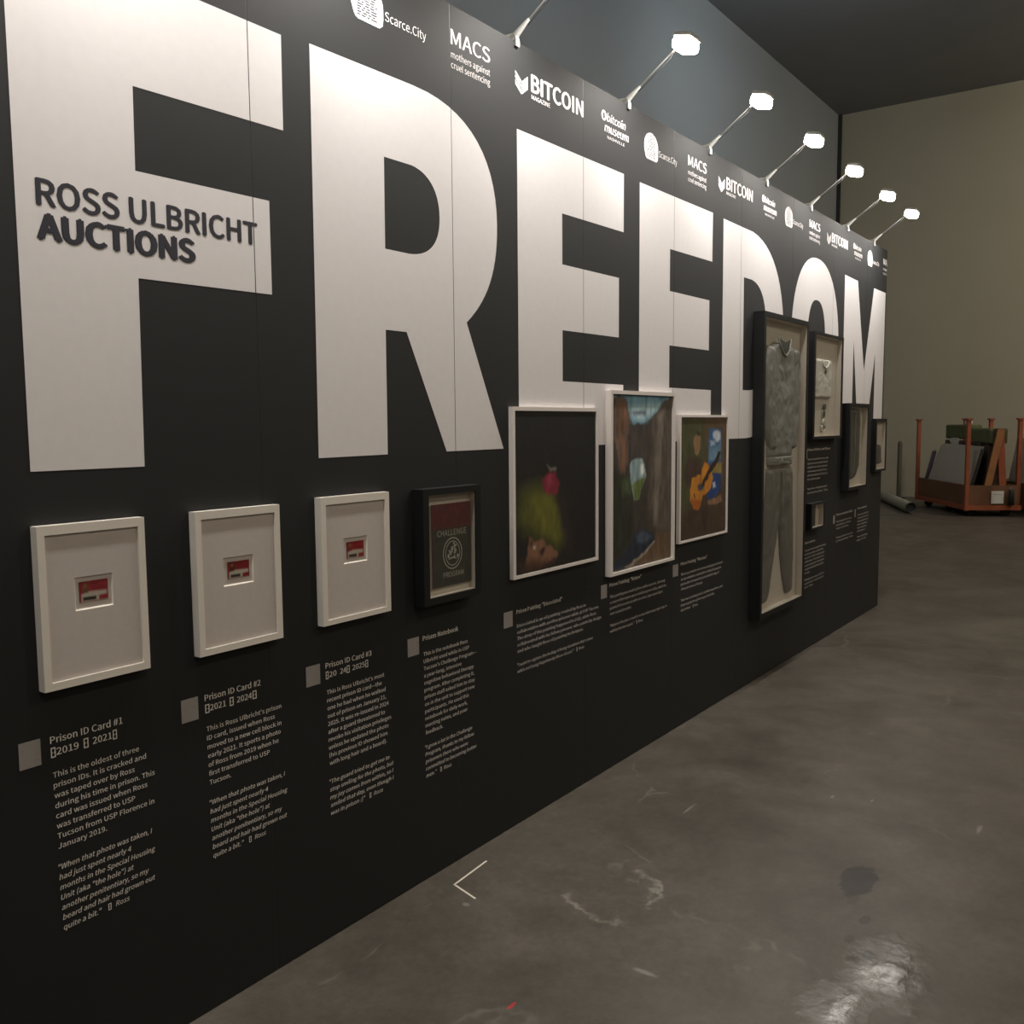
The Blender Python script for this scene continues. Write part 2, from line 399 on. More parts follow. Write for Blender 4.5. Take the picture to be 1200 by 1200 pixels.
letters['D'] = [[(4.951, 1.503), (5.30, 1.503)] + bez((5.30, 1.503), (5.70, 1.503), (5.922, 1.72), (5.922, 2.10)) + bez((5.922, 2.10), (5.922, 2.48), (5.70, 2.703), (5.30, 2.703)) + [(4.948, 2.703)],
                [(5.255, 1.783), (5.33, 1.783)] + bez((5.33, 1.783), (5.53, 1.783), (5.618, 1.88), (5.618, 2.105)) + bez((5.618, 2.105), (5.618, 2.33), (5.53, 2.427), (5.33, 2.427)) + [(5.250, 2.425)]]
def oval(cx, cz, rx, rz, p=2.25, n=64):
    o = []
    for k in range(n):
        t = 2 * PI * k / n; c, s = math.cos(t), math.sin(t)
        o.append((cx + rx * math.copysign(abs(c) ** (2 / p), c), cz + rz * math.copysign(abs(s) ** (2 / p), s)))
    return o
letters['O'] = [oval(6.572, 2.103, 0.512, 0.605), oval(6.575, 2.103, 0.194, 0.325, 2.5)]
letters['M'] = [[(7.213, 1.503), (7.470, 1.503), (7.474, 2.211), (7.64, 1.503), (7.885, 1.503), (8.093, 2.150), (8.093, 1.503), (8.356, 1.503), (8.372, 2.668), (8.012, 2.668), (7.775, 2.0), (7.548, 2.672), (7.209, 2.678)]]
for k, lp in letters.items():
    mb = MB(); mb.flat(lp, YP)
    xs = [p[0] for p in lp[0]]; cut_print(mb, min(xs), max(xs))
    o = mb.build('giant_letter', 'print_white', wall)
    o['label'] = 'giant white letter ' + k[0] if k != 'E2' else 'second giant white letter E'
if True:
    mb = MB()
    mb.text('ROSS ULBRICHT', 1.134, 2.092, w=0.610, cap=0.057, y=-0.0016, bold=0.026)
    cut_print(mb, 1.13, 1.75); mb.build('auction_heading', 'print_dark', wall)
    MB().text('AUCTIONS', 1.134, 2.018, w=0.405, cap=0.055, y=-0.0016, bold=0.055).build('auction_heading', 'print_dark', wall)['label'] = 'bold dark lettering AUCTIONS'

# sponsor logos, repeated along the top edge
PER = 1.890
def clip_end(mb):
    bmesh.ops.bisect_plane(mb.b, geom=mb.b.verts[:] + mb.b.edges[:] + mb.b.faces[:], plane_co=(8.396, 0, 0), plane_no=(1, 0, 0), clear_outer=True)
def logo_scarce(x):
    mb = MB()
    w, z0, z1 = 0.142, 2.826, 2.948
    pts = [(x + 0.012, z0 + 0.014), (x + 0.02, z0 + 0.004), (x + 0.03, z0), (x + w - 0.018, z0), (x + w - 0.004, z0 + 0.01), (x + w, z0 + 0.03)]
    pts += [(x + w / 2 + w / 2 * math.cos(t), z1 - 0.062 + 0.062 * math.sin(t)) for t in [PI * k / 16 for k in range(0, 17)]] + [(x + 0.002, z0 + 0.04)]
    mb.flat([pts], YP)
    mb.text('Scarce.City', x + 0.150, 2.858, w=0.196, cap=0.028, bold=0.0)
    o = mb.build('sponsor_logo', 'print_white', wall)
    o['label'] = 'white round-topped tower emblem with wordmark'
    r = random.Random(4); mb = MB()
    for i in range(14):
        z = z0 + 0.012 + i * 0.0078
        half = 0.044 if z < z1 - 0.05 else 0.044 * math.sqrt(max(0.05, 1 - ((z - (z1 - 0.05)) / 0.052) ** 2))
        xx = x + w / 2 - half
        while xx < x + w / 2 + half - 0.01:
            l = r.choice([0.012, 0.018, 0.026]); e = min(xx + l, x + w / 2 + half)
            a = [mb.b.verts.new(p) for p in ((xx, YP - 0.0006, z), (e, YP - 0.0006, z), (e, YP - 0.0006, z + 0.0044), (xx, YP - 0.0006, z + 0.0044))]
            mb.b.faces.new(a); xx = e + 0.006
    mb.build('emblem_lines', 'print_dark', o)
def logo_macs(x):
    mb = MB()
    mb.text('MACS', x, 2.890, w=0.222, cap=0.050, bold=0.012)
    mb.text('mothers against', x, 2.846, w=0.222, cap=0.022)
    mb.text('cruel sentencing', x, 2.812, w=0.222, cap=0.022)
    if x > 8: clip_end(mb)
    mb.build('sponsor_logo', 'print_white', wall)['label'] = 'white four-letter wordmark over two small lines'
def logo_bitcoin(x):
    mb = MB(); w = 0.084
    for k in range(3):
        z = 2.912 - k * 0.016
        mb.flat([[(x, z - 0.008), (x + 0.040, z - 0.036 - 0.0), (x + 0.040, z - 0.026), (x, z + 0.002)]], YP)
    mb.flat([[(x, 2.864), (x + 0.040, 2.836), (x + 0.040, 2.850), (x, 2.878)]], YP)
    for k in range(3):
        xa = x + 0.044 + k * 0.014; s = 0.9
        mb.flat([[(xa, 2.838 + k * 0.0098), (xa + 0.010, 2.845 + k * 0.0098), (xa + 0.010, 2.893 + k * 0.0098), (xa, 2.886 + k * 0.0098)]], YP)
    mb.text('BITCOIN', x + 0.108, 2.866, w=0.380, cap=0.062, bold=0.034)
    mb.text('MAGAZINE', x + 0.108, 2.838, w=0.130, cap=0.016, bold=0.015)
    mb.build('sponsor_logo', 'print_white', wall)['label'] = 'bold white wordmark with open book emblem'
def logo_museum(x):
    mb = MB()
    mb.flat([oval(x + 0.022, 2.918, 0.022, 0.022, 2, 24), [(x + 0.015, 2.905), (x + 0.03, 2.907), (x + 0.031, 2.916), (x + 0.028, 2.919), (x + 0.030, 2.926), (x + 0.025, 2.931), (x + 0.015, 2.929)]], YP)
    mb.text('bitcoin', x + 0.048, 2.900, w=0.165, cap=0.033, bold=0.016, shear=0.15)
    mb.text('museum', x + 0.028, 2.854, w=0.215, cap=0.036, bold=0.016, shear=0.15)
    mb.text('NASHVILLE', x + 0.052, 2.828, w=0.155, cap=0.012)
    mb.build('sponsor_logo', 'print_white', wall)['label'] = 'white slanted two-line wordmark'
for k in range(-1, 4):
    if k < 4 and 2.124 + k * PER < 8.0: logo_scarce(2.128 + k * PER)
    logo_macs(2.604 + k * PER)
    if k < 3:
        logo_bitcoin(2.984 + k * PER); logo_museum(3.624 + k * PER)

# captions
def glyph_box(mb, a, b_, c, d):
    """the crossed empty rectangle that the print shows for a missing character"""
    w, h = b_ - a, d - c
    mb.flat([[(a, c), (b_, c), (b_, d), (a, d)], [(a + w * .22, c + h * .12), (a + w * .22, c + h * .40), (a + w * .42, c + h * .5), (a + w * .22, c + h * .60), (a + w * .22, c + h * .88), (a + w * .78, c + h * .88), (a + w * .78, c + h * .60), (a + w * .58, c + h * .5), (a + w * .78, c + h * .40), (a + w * .78, c + h * .12)]], YP)
def caption(xc, title, body, quote, tw, w1, zt=0.856, z0=0.802, q0=None, zq=None, dz=0.0248, title2=None, wq=None, tcap=0.0165, cap=0.0128, sq=0.055, tx=0.0, small=False, xt=None, zc=None, name=''):
    res = 1 if small else 2
    zc = zc if zc is not None else zt + 0.026
    MB().flat([[(xc, zc), (xc + sq, zc), (xc + sq, zc - 0.062), (xc, zc - 0.062)]], YP).build('caption_square', 'code_grey', wall)['label'] = 'small grey printed square beside the caption ' + name
    x = xt if xt is not None else xc + 0.076
    mb = MB(); mb.text(title, x, zt, w=tw, cap=tcap, bold=0.012, res=res)
    if title2:
        for it in title2:
            if isinstance(it[0], str): mb.text(it[0], x + it[1], zt - 0.030, w=it[2] - it[1], cap=tcap, bold=0.012, res=res)
            else: glyph_box(mb, x + it[0], x + it[1], zt - 0.034, zt - 0.010)
    o = mb.build('caption_title', 'text_white', wall); o['label'] = 'caption heading ' + name
    mb = MB(); f = None; ref = raw_text(body[0], 0.0, 0.0, res)[2]; f = w1 / (ref[1] - ref[0])
    for i, l in enumerate(body): mb.text(l, x + 0.002 + i * 0.0005, z0 - i * dz, sx=f, cap=cap, res=res, bold=0.0 if small else 0.006)
    qz = zq if zq is not None else z0 - (len(body) + 1.35) * dz
    ref = raw_text(quote[0], 0.0, 0.18, res)[2]; fq = (wq / (ref[1] - ref[0])) if wq else f
    for i, l in enumerate(quote):
        xx, zz = x + 0.003 + i * 0.0008, qz - i * dz * 1.01
        a_ = l.split(' - ')
        mb.text(a_[0], xx, zz, sx=fq, cap=cap, shear=0.18, res=res, bold=0.0 if small else 0.006)
        if len(a_) > 1:
            r_ = raw_text(a_[0], 0.0, 0.18, res)[2]; xe = xx + (r_[1] - r_[0]) * fq
            glyph_box(mb, xe + 0.35 * fq, xe + 0.35 * fq + 0.008, zz - 0.002, zz + cap + 0.002)
            mb.text(a_[1], xe + 0.35 * fq + 0.020, zz, sx=fq, cap=cap, shear=0.18, res=res)
    mb.build('caption_text', 'text_white', wall)['label'] = 'small pale caption lines ' + name
ID_Q = ['"When that photo was taken, I', 'had just spent nearly 4', 'months in the Special Housing', 'Unit (aka "the hole") at', 'another penitentiary, so my', 'beard and hair had grown out', 'quite a bit." - Ross']
caption(1.024, 'Prison ID Card #1', ['This is the oldest of three', 'prison IDs. It is cracked and', 'was taped over by Ross', 'during his time in prison. This', 'card was issued when Ross', 'was transferred to USP', 'Tucson from USP Florence in', 'January 2019.'], ID_Q,
        0.182, 0.221, zt=0.869, z0=0.787, zq=0.564, dz=0.0246, title2=[(0.0, 0.0115), ('2019', 0.0135, 0.067), (0.080, 0.092), ('2021', 0.103, 0.152), (0.155, 0.166)], sq=0.050, xt=1.097, zc=0.889, name='of the first ID card', wq=0.246)
caption(1.446, 'Prison ID Card #2', ['This is Ross Ulbricht\'s prison', 'ID card, issued when Ross', 'moved to a new cell block in', 'early 2021. It sports a photo', 'of Ross from 2019 when he', 'first transferred to USP', 'Tucson.'], ID_Q,
        0.187, 0.257, zt=0.865, z0=0.781, zq=0.576, dz=0.0248, title2=[(0.0, 0.014), ('2021', 0.016, 0.067), (0.080, 0.093), ('2024', 0.104, 0.155), (0.158, 0.172)], sq=0.052, xt=1.519, zc=0.884, name='of the second ID card', wq=0.262)
caption(1.876, 'Prison ID Card #3', ['This is Ross Ulbricht\'s most', 'recent prison ID card\u2014the', 'one he had when he walked', 'out of prison on January 21,', '2025. It was re-issued in 2024', 'after a guard threatened to', 'revoke his visitation privileges', 'unless he updated the photo', '(his previous ID showed him', 'with long hair and a beard).'],
        ['"The guard tried to get me to', 'stop smiling for the photo, but', 'my joy comes from within, so I', 'smiled that day, even though I', 'was in prison :)" - Ross'],
        0.199, 0.254, zt=0.858, z0=0.776, zq=0.493, dz=0.0249, title2=[(0.0, 0.011), ('20', 0.014, 0.044), ('24', 0.060, 0.086), (0.088, 0.101), ('2025', 0.113, 0.168), (0.171, 0.183)], sq=0.056, xt=1.955, zc=0.879, name='of the third ID card', wq=0.27)
caption(2.328, 'Prison Notebook', ['This is the notebook Ross', 'Ulbricht used while in USP', 'Tucson\'s Challenge Program\u2014', 'a year-long, intensive', 'cognitive behavioral therapy', 'program. After completing it,', 'prison staff asked him to stay', 'on in the unit to support new', 'participants. He used this', 'notebook for daily work,', 'meeting notes, and peer', 'feedback.'],
        ['"I grew a lot in the Challenge', 'Program, thanks to my fellow', 'prisoners there who were', 'committed to becoming better', 'men." - Ross'],
        0.194, 0.246, zt=0.856, z0=0.802, zq=0.471, dz=0.0254, sq=0.058, xt=2.406, zc=0.876, name='of the notebook', wq=0.265)
caption(2.880, 'Prison Painting: "Dissociated"', ['Dissociated is an oil painting created by Ross in', 'collaboration with another prisoner while at USP Tucson.', 'The story of this painting happened in 2022, while Ross', 'collaborated with his fellow prisoner, who paints by design', 'and who taught Ross oil painting techniques.'],
        ['"I want to capture the feeling of being elsewhere that comes', 'while not being forgotten by those closest."  - Ross'],
        0.331, 0.522, zt=0.854, z0=0.799, zq=0.642, dz=0.0255, sq=0.059, xt=2.966, zc=0.873, name='below the dark portrait', small=True, wq=0.583)
caption(3.623, 'Prison Painting: "Nature"', ['This painting was made by Ross while in prison, showing', 'a canyon that opens upon a hidden green valley, which he', 'painted from memory with oil colors, layer upon layer,', 'over several months.'],
        ['"Nature is the place I went to in my mind every single day, to', 'walk by the river again." - Ross'],
        0.305, 0.560, zt=0.853, z0=0.800, zq=0.666, dz=0.0262, sq=0.054, xt=3.702, zc=0.871, name='below the canyon painting', small=True, wq=0.585)
caption(4.354, 'Prison Painting: "Musician"', ['This is a portrait in oil of a man playing guitar beside', 'an open window, made by Ross during his years in', 'prison after he learned to paint with the help of', 'other prisoners at Tucson.'],
        ['"Music was something nobody could take away from us, and', 'it kept us going through the longest of all of the', 'days in there." - Ross'],
        0.330, 0.543, zt=0.856, z0=0.802, zq=0.665, dz=0.0260, sq=0.063, xt=4.448, zc=0.870, name='below the guitarist painting', small=True, wq=0.545)
caption(6.400, 'Prison Clothes and Shoes', ['This is the undershirt that Ross wore on the', 'day he left prison, along with the things he', 'had with him in his cell, kept as they were', 'on the morning of January 21 of the year', '2025, when he walked out of the gate as a', 'free man after many years.'],
        ['"I wore these on the way home and I', 'never wanted to wash them." - Ross'],
        0.500, 0.46, zt=1.395, z0=1.330, zq=1.126, dz=0.0275, sq=0.035, xt=6.443, zc=1.406, name='below the white shirt', small=True, wq=0.44)
caption(6.387, 'Prison Notes', ['This small book was kept by Ross during', 'his first years inside, and it holds his', 'lists, letters, sketches, thoughts, plans', 'and the names of books that he read', 'as well as many quotes that gave him', 'strength and helped him through the', 'long days.'],
        ['"Writing kept me sane, and it let me', 'speak when no one was around to', 'listen." - Ross'],
        0.217, 0.46, zt=0.750, z0=0.698, zq=0.492, dz=0.0262, sq=0.036, xt=6.427, zc=0.756, name='below the small black box', small=True, wq=0.44)
caption(7.060, 'Prison Jacket and Hat', ['This is the jacket which Ross wore in', 'the yard through the cold winters', 'in the years of his time there.'],
        ['"It kept me warm for many years,', 'and I was glad to have it." - Ross'],
        0.420, 0.41, zt=0.889, z0=0.838, zq=0.716, dz=0.0262, sq=0.040, xt=7.137, zc=0.898, name='below the dark jacket', small=True, wq=0.44)
caption(7.62, 'Prison Boots', ['These boots were worn by Ross in', 'the years he spent in prison, and', 'he walked many laps of the yard', 'in them each day with friends', 'that he made along the way', 'until the soles gave out.'],
        ['"They went far without going', 'anywhere at all." - Ross'],
        0.26, 0.33, zt=0.893, z0=0.843, zq=0.664, dz=0.0265, sq=0.030, xt=7.70, zc=0.90, name='near the far end of the wall', small=True, wq=0.30)

# ---------------------------------------------------------------- arm lamps on the top edge
LAMP_LABEL = {2.99: 'nearest arm lamp in view, its head above the frame, clamped between R and first E',
              3.86: 'largest lit arm lamp, clamped above the right end of the first giant E',
              4.75: 'lit arm lamp clamped above the right end of the second giant E',
              5.58: 'lit arm lamp clamped above the right side of giant D',
              6.40: 'lit arm lamp clamped above the left side of giant O',
              7.24: 'lit arm lamp clamped above the left leg of giant M',
              7.97: 'farthest lit arm lamp, clamped at the end of the wall above M'}
OUT_LABEL = {-0.42: 'arm lamp at the near end of the wall, out of the picture', 0.42: 'second arm lamp from the near end of the wall, left of giant F', 1.27: 'arm lamp above the stem of giant F, out of the picture', 2.13: 'arm lamp above the stem of giant R, out of the picture'}
def arm_lamp(x):
    t = thing('arm_lamp', (x, 0, TOPZ), LAMP_LABEL.get(x, OUT_LABEL.get(x)), 'lamp', 'arm lamps along the wall top')
    if x not in LAMP_LABEL: pass
    b = MB(); b.prism([(-0.011, 0.0005), (0.011, 0.0005), (0.007, 0.028), (-0.007, 0.028)], -0.008, 0.052); b.box(-0.011, 0.011, -0.010, -0.002, -0.022, 0.006); b.box(-0.011, 0.011, 0.047, 0.053, -0.022, 0.006)
    b.tube([(0, 0.0, 0.02), (0, -0.060, 0.064)], 0.013, 10, r2=0.006); b.build('clamp', 'clamp', t)
    b = MB(); b.tube([(0, -0.05, 0.057), (0, -0.16, 0.135), (0, -0.262, 0.206)], 0.0034, 8); b.build('arm', 'steel', t)
    n = Vector((0, 0.22, -0.97)).normalized()
    mtx = Matrix.Translation((0, -0.285, 0.212)) @ Vector((0, 0, 1)).rotation_difference(-n).to_matrix().to_4x4() @ Matrix.Rotation(PI / 4 * 0, 4, 'Z')
    h = MB(); h.box(-0.052, 0.052, -0.042, 0.042, 0.0, 0.012, bev=0.003, mtx=mtx)
    for k in range(-3, 4): h.box(k * 0.014 - 0.002, k * 0.014 + 0.002, -0.035, 0.035, 0.012, 0.020, mtx=mtx)
    h.build('lamp_head', 'lamp_body', t)
    MB().box(-0.054, 0.054, -0.044, 0.044, -0.050, 0.0, bev=0.016, mtx=mtx).build('led_diffuser', 'led', t)
    p = Vector((x, -0.285, TOPZ + 0.212)) + n * 0.054
    area_light('arm_light', p, p + n, 0.09, LAMP_W, (1.0, 0.965, 0.925), 'SQUARE', spread=math.radians(150))
    # power lead from head to clamp
    b = MB(); b.tube([(0.006, -0.25, 0.205), (0.008, -0.2, 0.150), (0.008, -0.12, 0.095), (0.006, -0.05, 0.045)], 0.002, 5); b.build('power_lead', 'dark', t)
for x in LAMP_X: arm_lamp(x)

# ---------------------------------------------------------------- framed things
def rails(o, x0, x1, z0, z1, w, y0, y1, m, name='frame_side', wb=None, wt=None, bev=0.0012):
    """four mitred rails, front at y0 (negative), back at y1; local coords"""
    wb = wb or w; wt = wt or w
    q = [((x0, z0), (x1, z0), (x1 - w, z0 + wb), (x0 + w, z0 + wb)), ((x1, z0), (x1, z1), (x1 - w, z1 - wt), (x1 - w, z0 + wb)),
         ((x1, z1), (x0, z1), (x0 + w, z1 - wt), (x1 - w, z1 - wt)), ((x0, z1), (x0, z0), (x0 + w, z0 + wb), (x0 + w, z1 - wt))]
    for p in q: MB().prism(p, y0, y1).build(name, m, o)

def vgrid(name, w, h, nx, nz, colorfn, m, parent, y=0.0, relief=0.0, thick=0.002, x=0.0, z=0.0):
    me = bpy.data.meshes.new(name)
    S, T = np.meshgrid(np.linspace(0, 1, nx + 1), np.linspace(0, 1, nz + 1))
    col = colorfn(S, T)
    rnd = np.random.RandomState(5).rand(nz + 1, nx + 1)
    Y = y - relief * rnd; Y[0] = Y[-1] = y; Y[:, 0] = Y[:, -1] = y
    vs = np.stack([x + S * w, Y, z + T * h], -1).reshape(-1, 3)
    idx = np.arange((nx + 1) * (nz + 1)).reshape(nz + 1, nx + 1)
    f = np.stack([idx[:-1, :-1], idx[:-1, 1:], idx[1:, 1:], idx[1:, :-1]], -1).reshape(-1, 4)
    n0 = len(vs)
    back = np.array([[x, y + thick, z], [x + w, y + thick, z], [x + w, y + thick, z + h], [x, y + thick, z + h]])
    vs = np.vstack([vs, back]); faces = [tuple(int(a) for a in r) for r in f]
    c = [int(idx[0, 0]), int(idx[0, -1]), int(idx[-1, -1]), int(idx[-1, 0])]; bk = [n0, n0 + 1, n0 + 2, n0 + 3]
    faces.append((bk[3], bk[2], bk[1], bk[0]))
    edge = [list(map(int, idx[0, :])), list(map(int, idx[:, -1])), list(map(int, idx[-1, ::-1])), list(map(int, idx[::-1, 0]))]
    for k in range(4): faces.append(tuple([bk[k], bk[(k + 1) % 4]] + edge[k][::-1]))
    me.from_pydata([tuple(v) for v in vs.tolist()], [], faces)
    ca = me.color_attributes.new('Col', 'FLOAT_COLOR', 'POINT')
    cc = np.ones((len(vs), 4), dtype=np.float32); cc[:n0, :3] = col.reshape(-1, 3); cc[n0:, :3] = 0.3
    ca.data.foreach_set('color', cc.ravel())
    return link(name, me, m, parent)

def fractal(S, T, fx, fz, seed, oct=4):
    r = np.random.RandomState(seed); out = np.zeros_like(S); amp = 1.0; tot = 0
    for o in range(oct):
        gx, gz = int(fx * 2**o) + 2, int(fz * 2**o) + 2
        g = r.rand(gz + 1, gx + 1); a = np.clip(S, 0, 1) * (gx - 1); b = np.clip(T, 0, 1) * (gz - 1)
        i, j = a.astype(int), b.astype(int); u, v = a - i, b - j; u = u * u * (3 - 2 * u); v = v * v * (3 - 2 * v)
        out += amp * ((g[j, i] * (1 - u) + g[j, i + 1] * u) * (1 - v) + (g[j + 1, i] * (1 - u) + g[j + 1, i + 1] * u) * v)
        tot += amp; amp *= 0.55
    return out / tot

def poly_mask(S, T, pts, soft, asp):
    """1 inside, 0 outside, soft edge; asp = height/width"""
    P = np.array(pts, dtype=float); inside = np.zeros(S.shape, bool); dmin = np.full(S.shape, 9.0)
    n = len(P)
    for i in range(n):
        (x1, y1), (x2, y2) = P[i], P[(i + 1) % n]
        c = ((y1 > T) != (y2 > T)); xx = (x2 - x1) * (T - y1) / ((y2 - y1) if y2 != y1 else 1e-9) + x1
        inside ^= c & (S < xx)
        dx, dy = x2 - x1, (y2 - y1) * asp; px, py = S - x1, (T - y1) * asp
        t = np.clip((px * dx + py * dy) / (dx * dx + dy * dy + 1e-12), 0, 1)
        dmin = np.minimum(dmin, np.hypot(px - t * dx, py - t * dy))
    sd = np.where(inside, dmin, -dmin)
    return np.clip(0.5 + sd / (2 * soft), 0, 1)

def painter(layers, bg, asp, seed, grain=0.25, gain=1.0):
    def fn(S, T):
        wx = (fractal(S, T, 9, 14, seed) - 0.5) * 0.05; wz = (fractal(S, T, 9, 14, seed + 1) - 0.5) * 0.04
        S2, T2 = S + wx, T + wz
        n = fractal(S, T, 14, 10, seed + 2, 5); st = fractal(S, T, 34, 9, seed + 3, 3)
        c = bg(S, T)
        for hexc, soft, pts in layers:
            m = poly_mask(S2, T2, pts, max(soft * 0.8, 0.006), asp)[..., None]
            c = c * (1 - m) + np.array(lin(hexc)[:3]) * m
        c = c * gain
        return np.clip(c * (1 + grain * ((n - 0.5) * 2 + 1.6 * (st - 0.5)))[..., None], 0, 1)
    return fn
P1 = [
    ("5c5e20",.09, [(0.056,0.512),(0.288,0.538),(0.467,0.461),(0.547,0.347),(0.600,0.177),(0.478,0.106),(0.310,0.192),(0.148,0.234),(0.041,0.308)]),
    ("6f6e22",.06, [(0.249,0.475),(0.428,0.450),(0.506,0.322),(0.452,0.191),(0.297,0.233),(0.223,0.345)]),
    ("2e1e24",.05, [(0.508,0.513),(0.601,0.370),(0.697,0.083),(0.627,0.076),(0.560,0.236),(0.494,0.432)]),
    ("8f2339",.02, [(0.313,0.570),(0.390,0.615),(0.469,0.607),(0.508,0.540),(0.494,0.470),(0.402,0.462),(0.338,0.502)]),
    ("b04058",.03, [(0.351,0.575),(0.408,0.599),(0.429,0.544),(0.390,0.519)]),
    ("7d7c70",.012, [(0.365,0.660),(0.409,0.641),(0.482,0.646),(0.477,0.622),(0.409,0.625)]),
    ("17171a",.03, [(0.057,0.173),(0.119,0.206),(0.146,0.220),(0.131,0.092),(0.081,0.075)]),
    ("4a3226",.05, [(0.035,0.080),(0.118,0.059),(0.278,0.022),(0.412,0.030),(0.367,-0.006),(0.065,-0.002)]),
    ("8e654c",.012, [(0.146,0.220),(0.172,0.209),(0.204,0.180),(0.275,0.185),(0.313,0.190),(0.341,0.172),(0.346,0.143),(0.391,0.141),(0.442,0.115),(0.482,0.099),(0.493,0.068),(0.458,0.048),(0.412,0.030),(0.334,0.033),(0.257,0.025),(0.170,0.030),(0.118,0.048),(0.118,0.093),(0.135,0.176)]),
    ("4d2c20",.04, [(0.123,0.070),(0.257,0.054),(0.412,0.036),(0.334,0.016),(0.170,0.013),(0.117,0.036)]),
    ("c9cabd",.006, [(0.195,0.158),(0.220,0.159),(0.225,0.135),(0.203,0.129)]),
    ("33201a",.012, [(0.156,0.185),(0.177,0.189),(0.177,0.155),(0.161,0.151)]),
    ("3c1c18",.012, [(0.274,0.121),(0.324,0.145),(0.337,0.132),(0.323,0.099),(0.303,0.078)]),
    ("402019",.012, [(0.413,0.047),(0.447,0.061),(0.458,0.036),(0.424,0.022)]),
]
P2 = [
    ("56788a",.015, [(-0.009,1.007),(1.051,1.015),(0.850,0.960),(0.730,0.918),(0.657,0.867),(0.556,0.837),(0.457,0.828),(0.347,0.828),(0.278,0.867),(0.251,0.954),(0.171,0.991),(0.067,0.985)]),
    ("8ba3aa",.04, [(0.278,0.935),(0.555,0.947),(0.789,0.959),(0.643,0.877),(0.415,0.847),(0.305,0.887)]),
    ("454c58",.025, [(0.318,0.911),(0.527,0.917),(0.541,0.889),(0.346,0.885)]),
    ("54433a",.012, [(0.067,0.976),(0.171,0.986),(0.251,0.954),(0.292,0.838),(0.252,0.770),(0.267,0.673),(0.254,0.595),(0.201,0.534),(0.122,0.551),(0.095,0.657),(0.056,0.744),(0.030,0.820),(0.030,0.914)]),
    ("634736",.02, [(0.106,0.943),(0.211,0.953),(0.252,0.848),(0.146,0.791),(0.213,0.742),(0.240,0.644),(0.201,0.548),(0.148,0.579),(0.147,0.714),(0.094,0.810)]),
    ("35302d",.02, [(0.279,0.828),(0.457,0.823),(0.643,0.862),(0.676,0.643),(0.560,0.626),(0.294,0.633),(0.253,0.741)]),
    ("453e37",.03, [(0.643,0.862),(0.850,0.960),(1.036,0.999),(0.992,0.167),(0.684,0.180),(0.593,0.361),(0.647,0.634)]),
    ("5a524a",.03, [(0.746,0.888),(0.851,0.909),(0.826,0.661),(0.771,0.351),(0.699,0.199),(0.666,0.357),(0.720,0.663)]),
    ("74868b",.01, [(0.295,0.515),(0.289,0.584),(0.322,0.618),(0.404,0.633),(0.488,0.628),(0.531,0.602),(0.547,0.525),(0.491,0.467),(0.435,0.390),(0.352,0.394),(0.310,0.456)]),
    ("b4bcbc",.012, [(0.452,0.594),(0.509,0.597),(0.515,0.547),(0.470,0.543)]),
    ("4f5c2e",.02, [(0.315,0.490),(0.420,0.510),(0.541,0.526),(0.491,0.467),(0.444,0.389),(0.352,0.394)]),
    ("1f2219",.04, [(-0.020,0.641),(0.122,0.541),(0.268,0.516),(0.324,0.376),(0.354,0.194),(0.259,0.112),(-0.017,0.030)]),
    ("39432a",.04, [(0.122,0.522),(0.282,0.516),(0.296,0.436),(0.176,0.433)]),
    ("4b3b2b",.03, [(0.714,0.167),(1.008,0.161),(1.012,-0.017),(0.233,-0.024),(0.656,0.109)]),
    ("161d29",.015, [(-0.029,0.003),(0.014,0.047),(0.286,0.120),(0.368,0.193),(0.537,0.201),(0.700,0.158),(0.715,0.125),(0.539,0.068),(0.370,0.032),(0.153,-0.001)]),
    ("303a47",.02, [(0.382,0.187),(0.538,0.191),(0.670,0.155),(0.538,0.129),(0.396,0.141)]),
    ("756b60",.01, [(0.206,0.003),(0.370,0.037),(0.568,0.086),(0.700,0.132),(0.721,0.120),(0.568,0.065),(0.384,0.021),(0.233,-0.009)]),
]
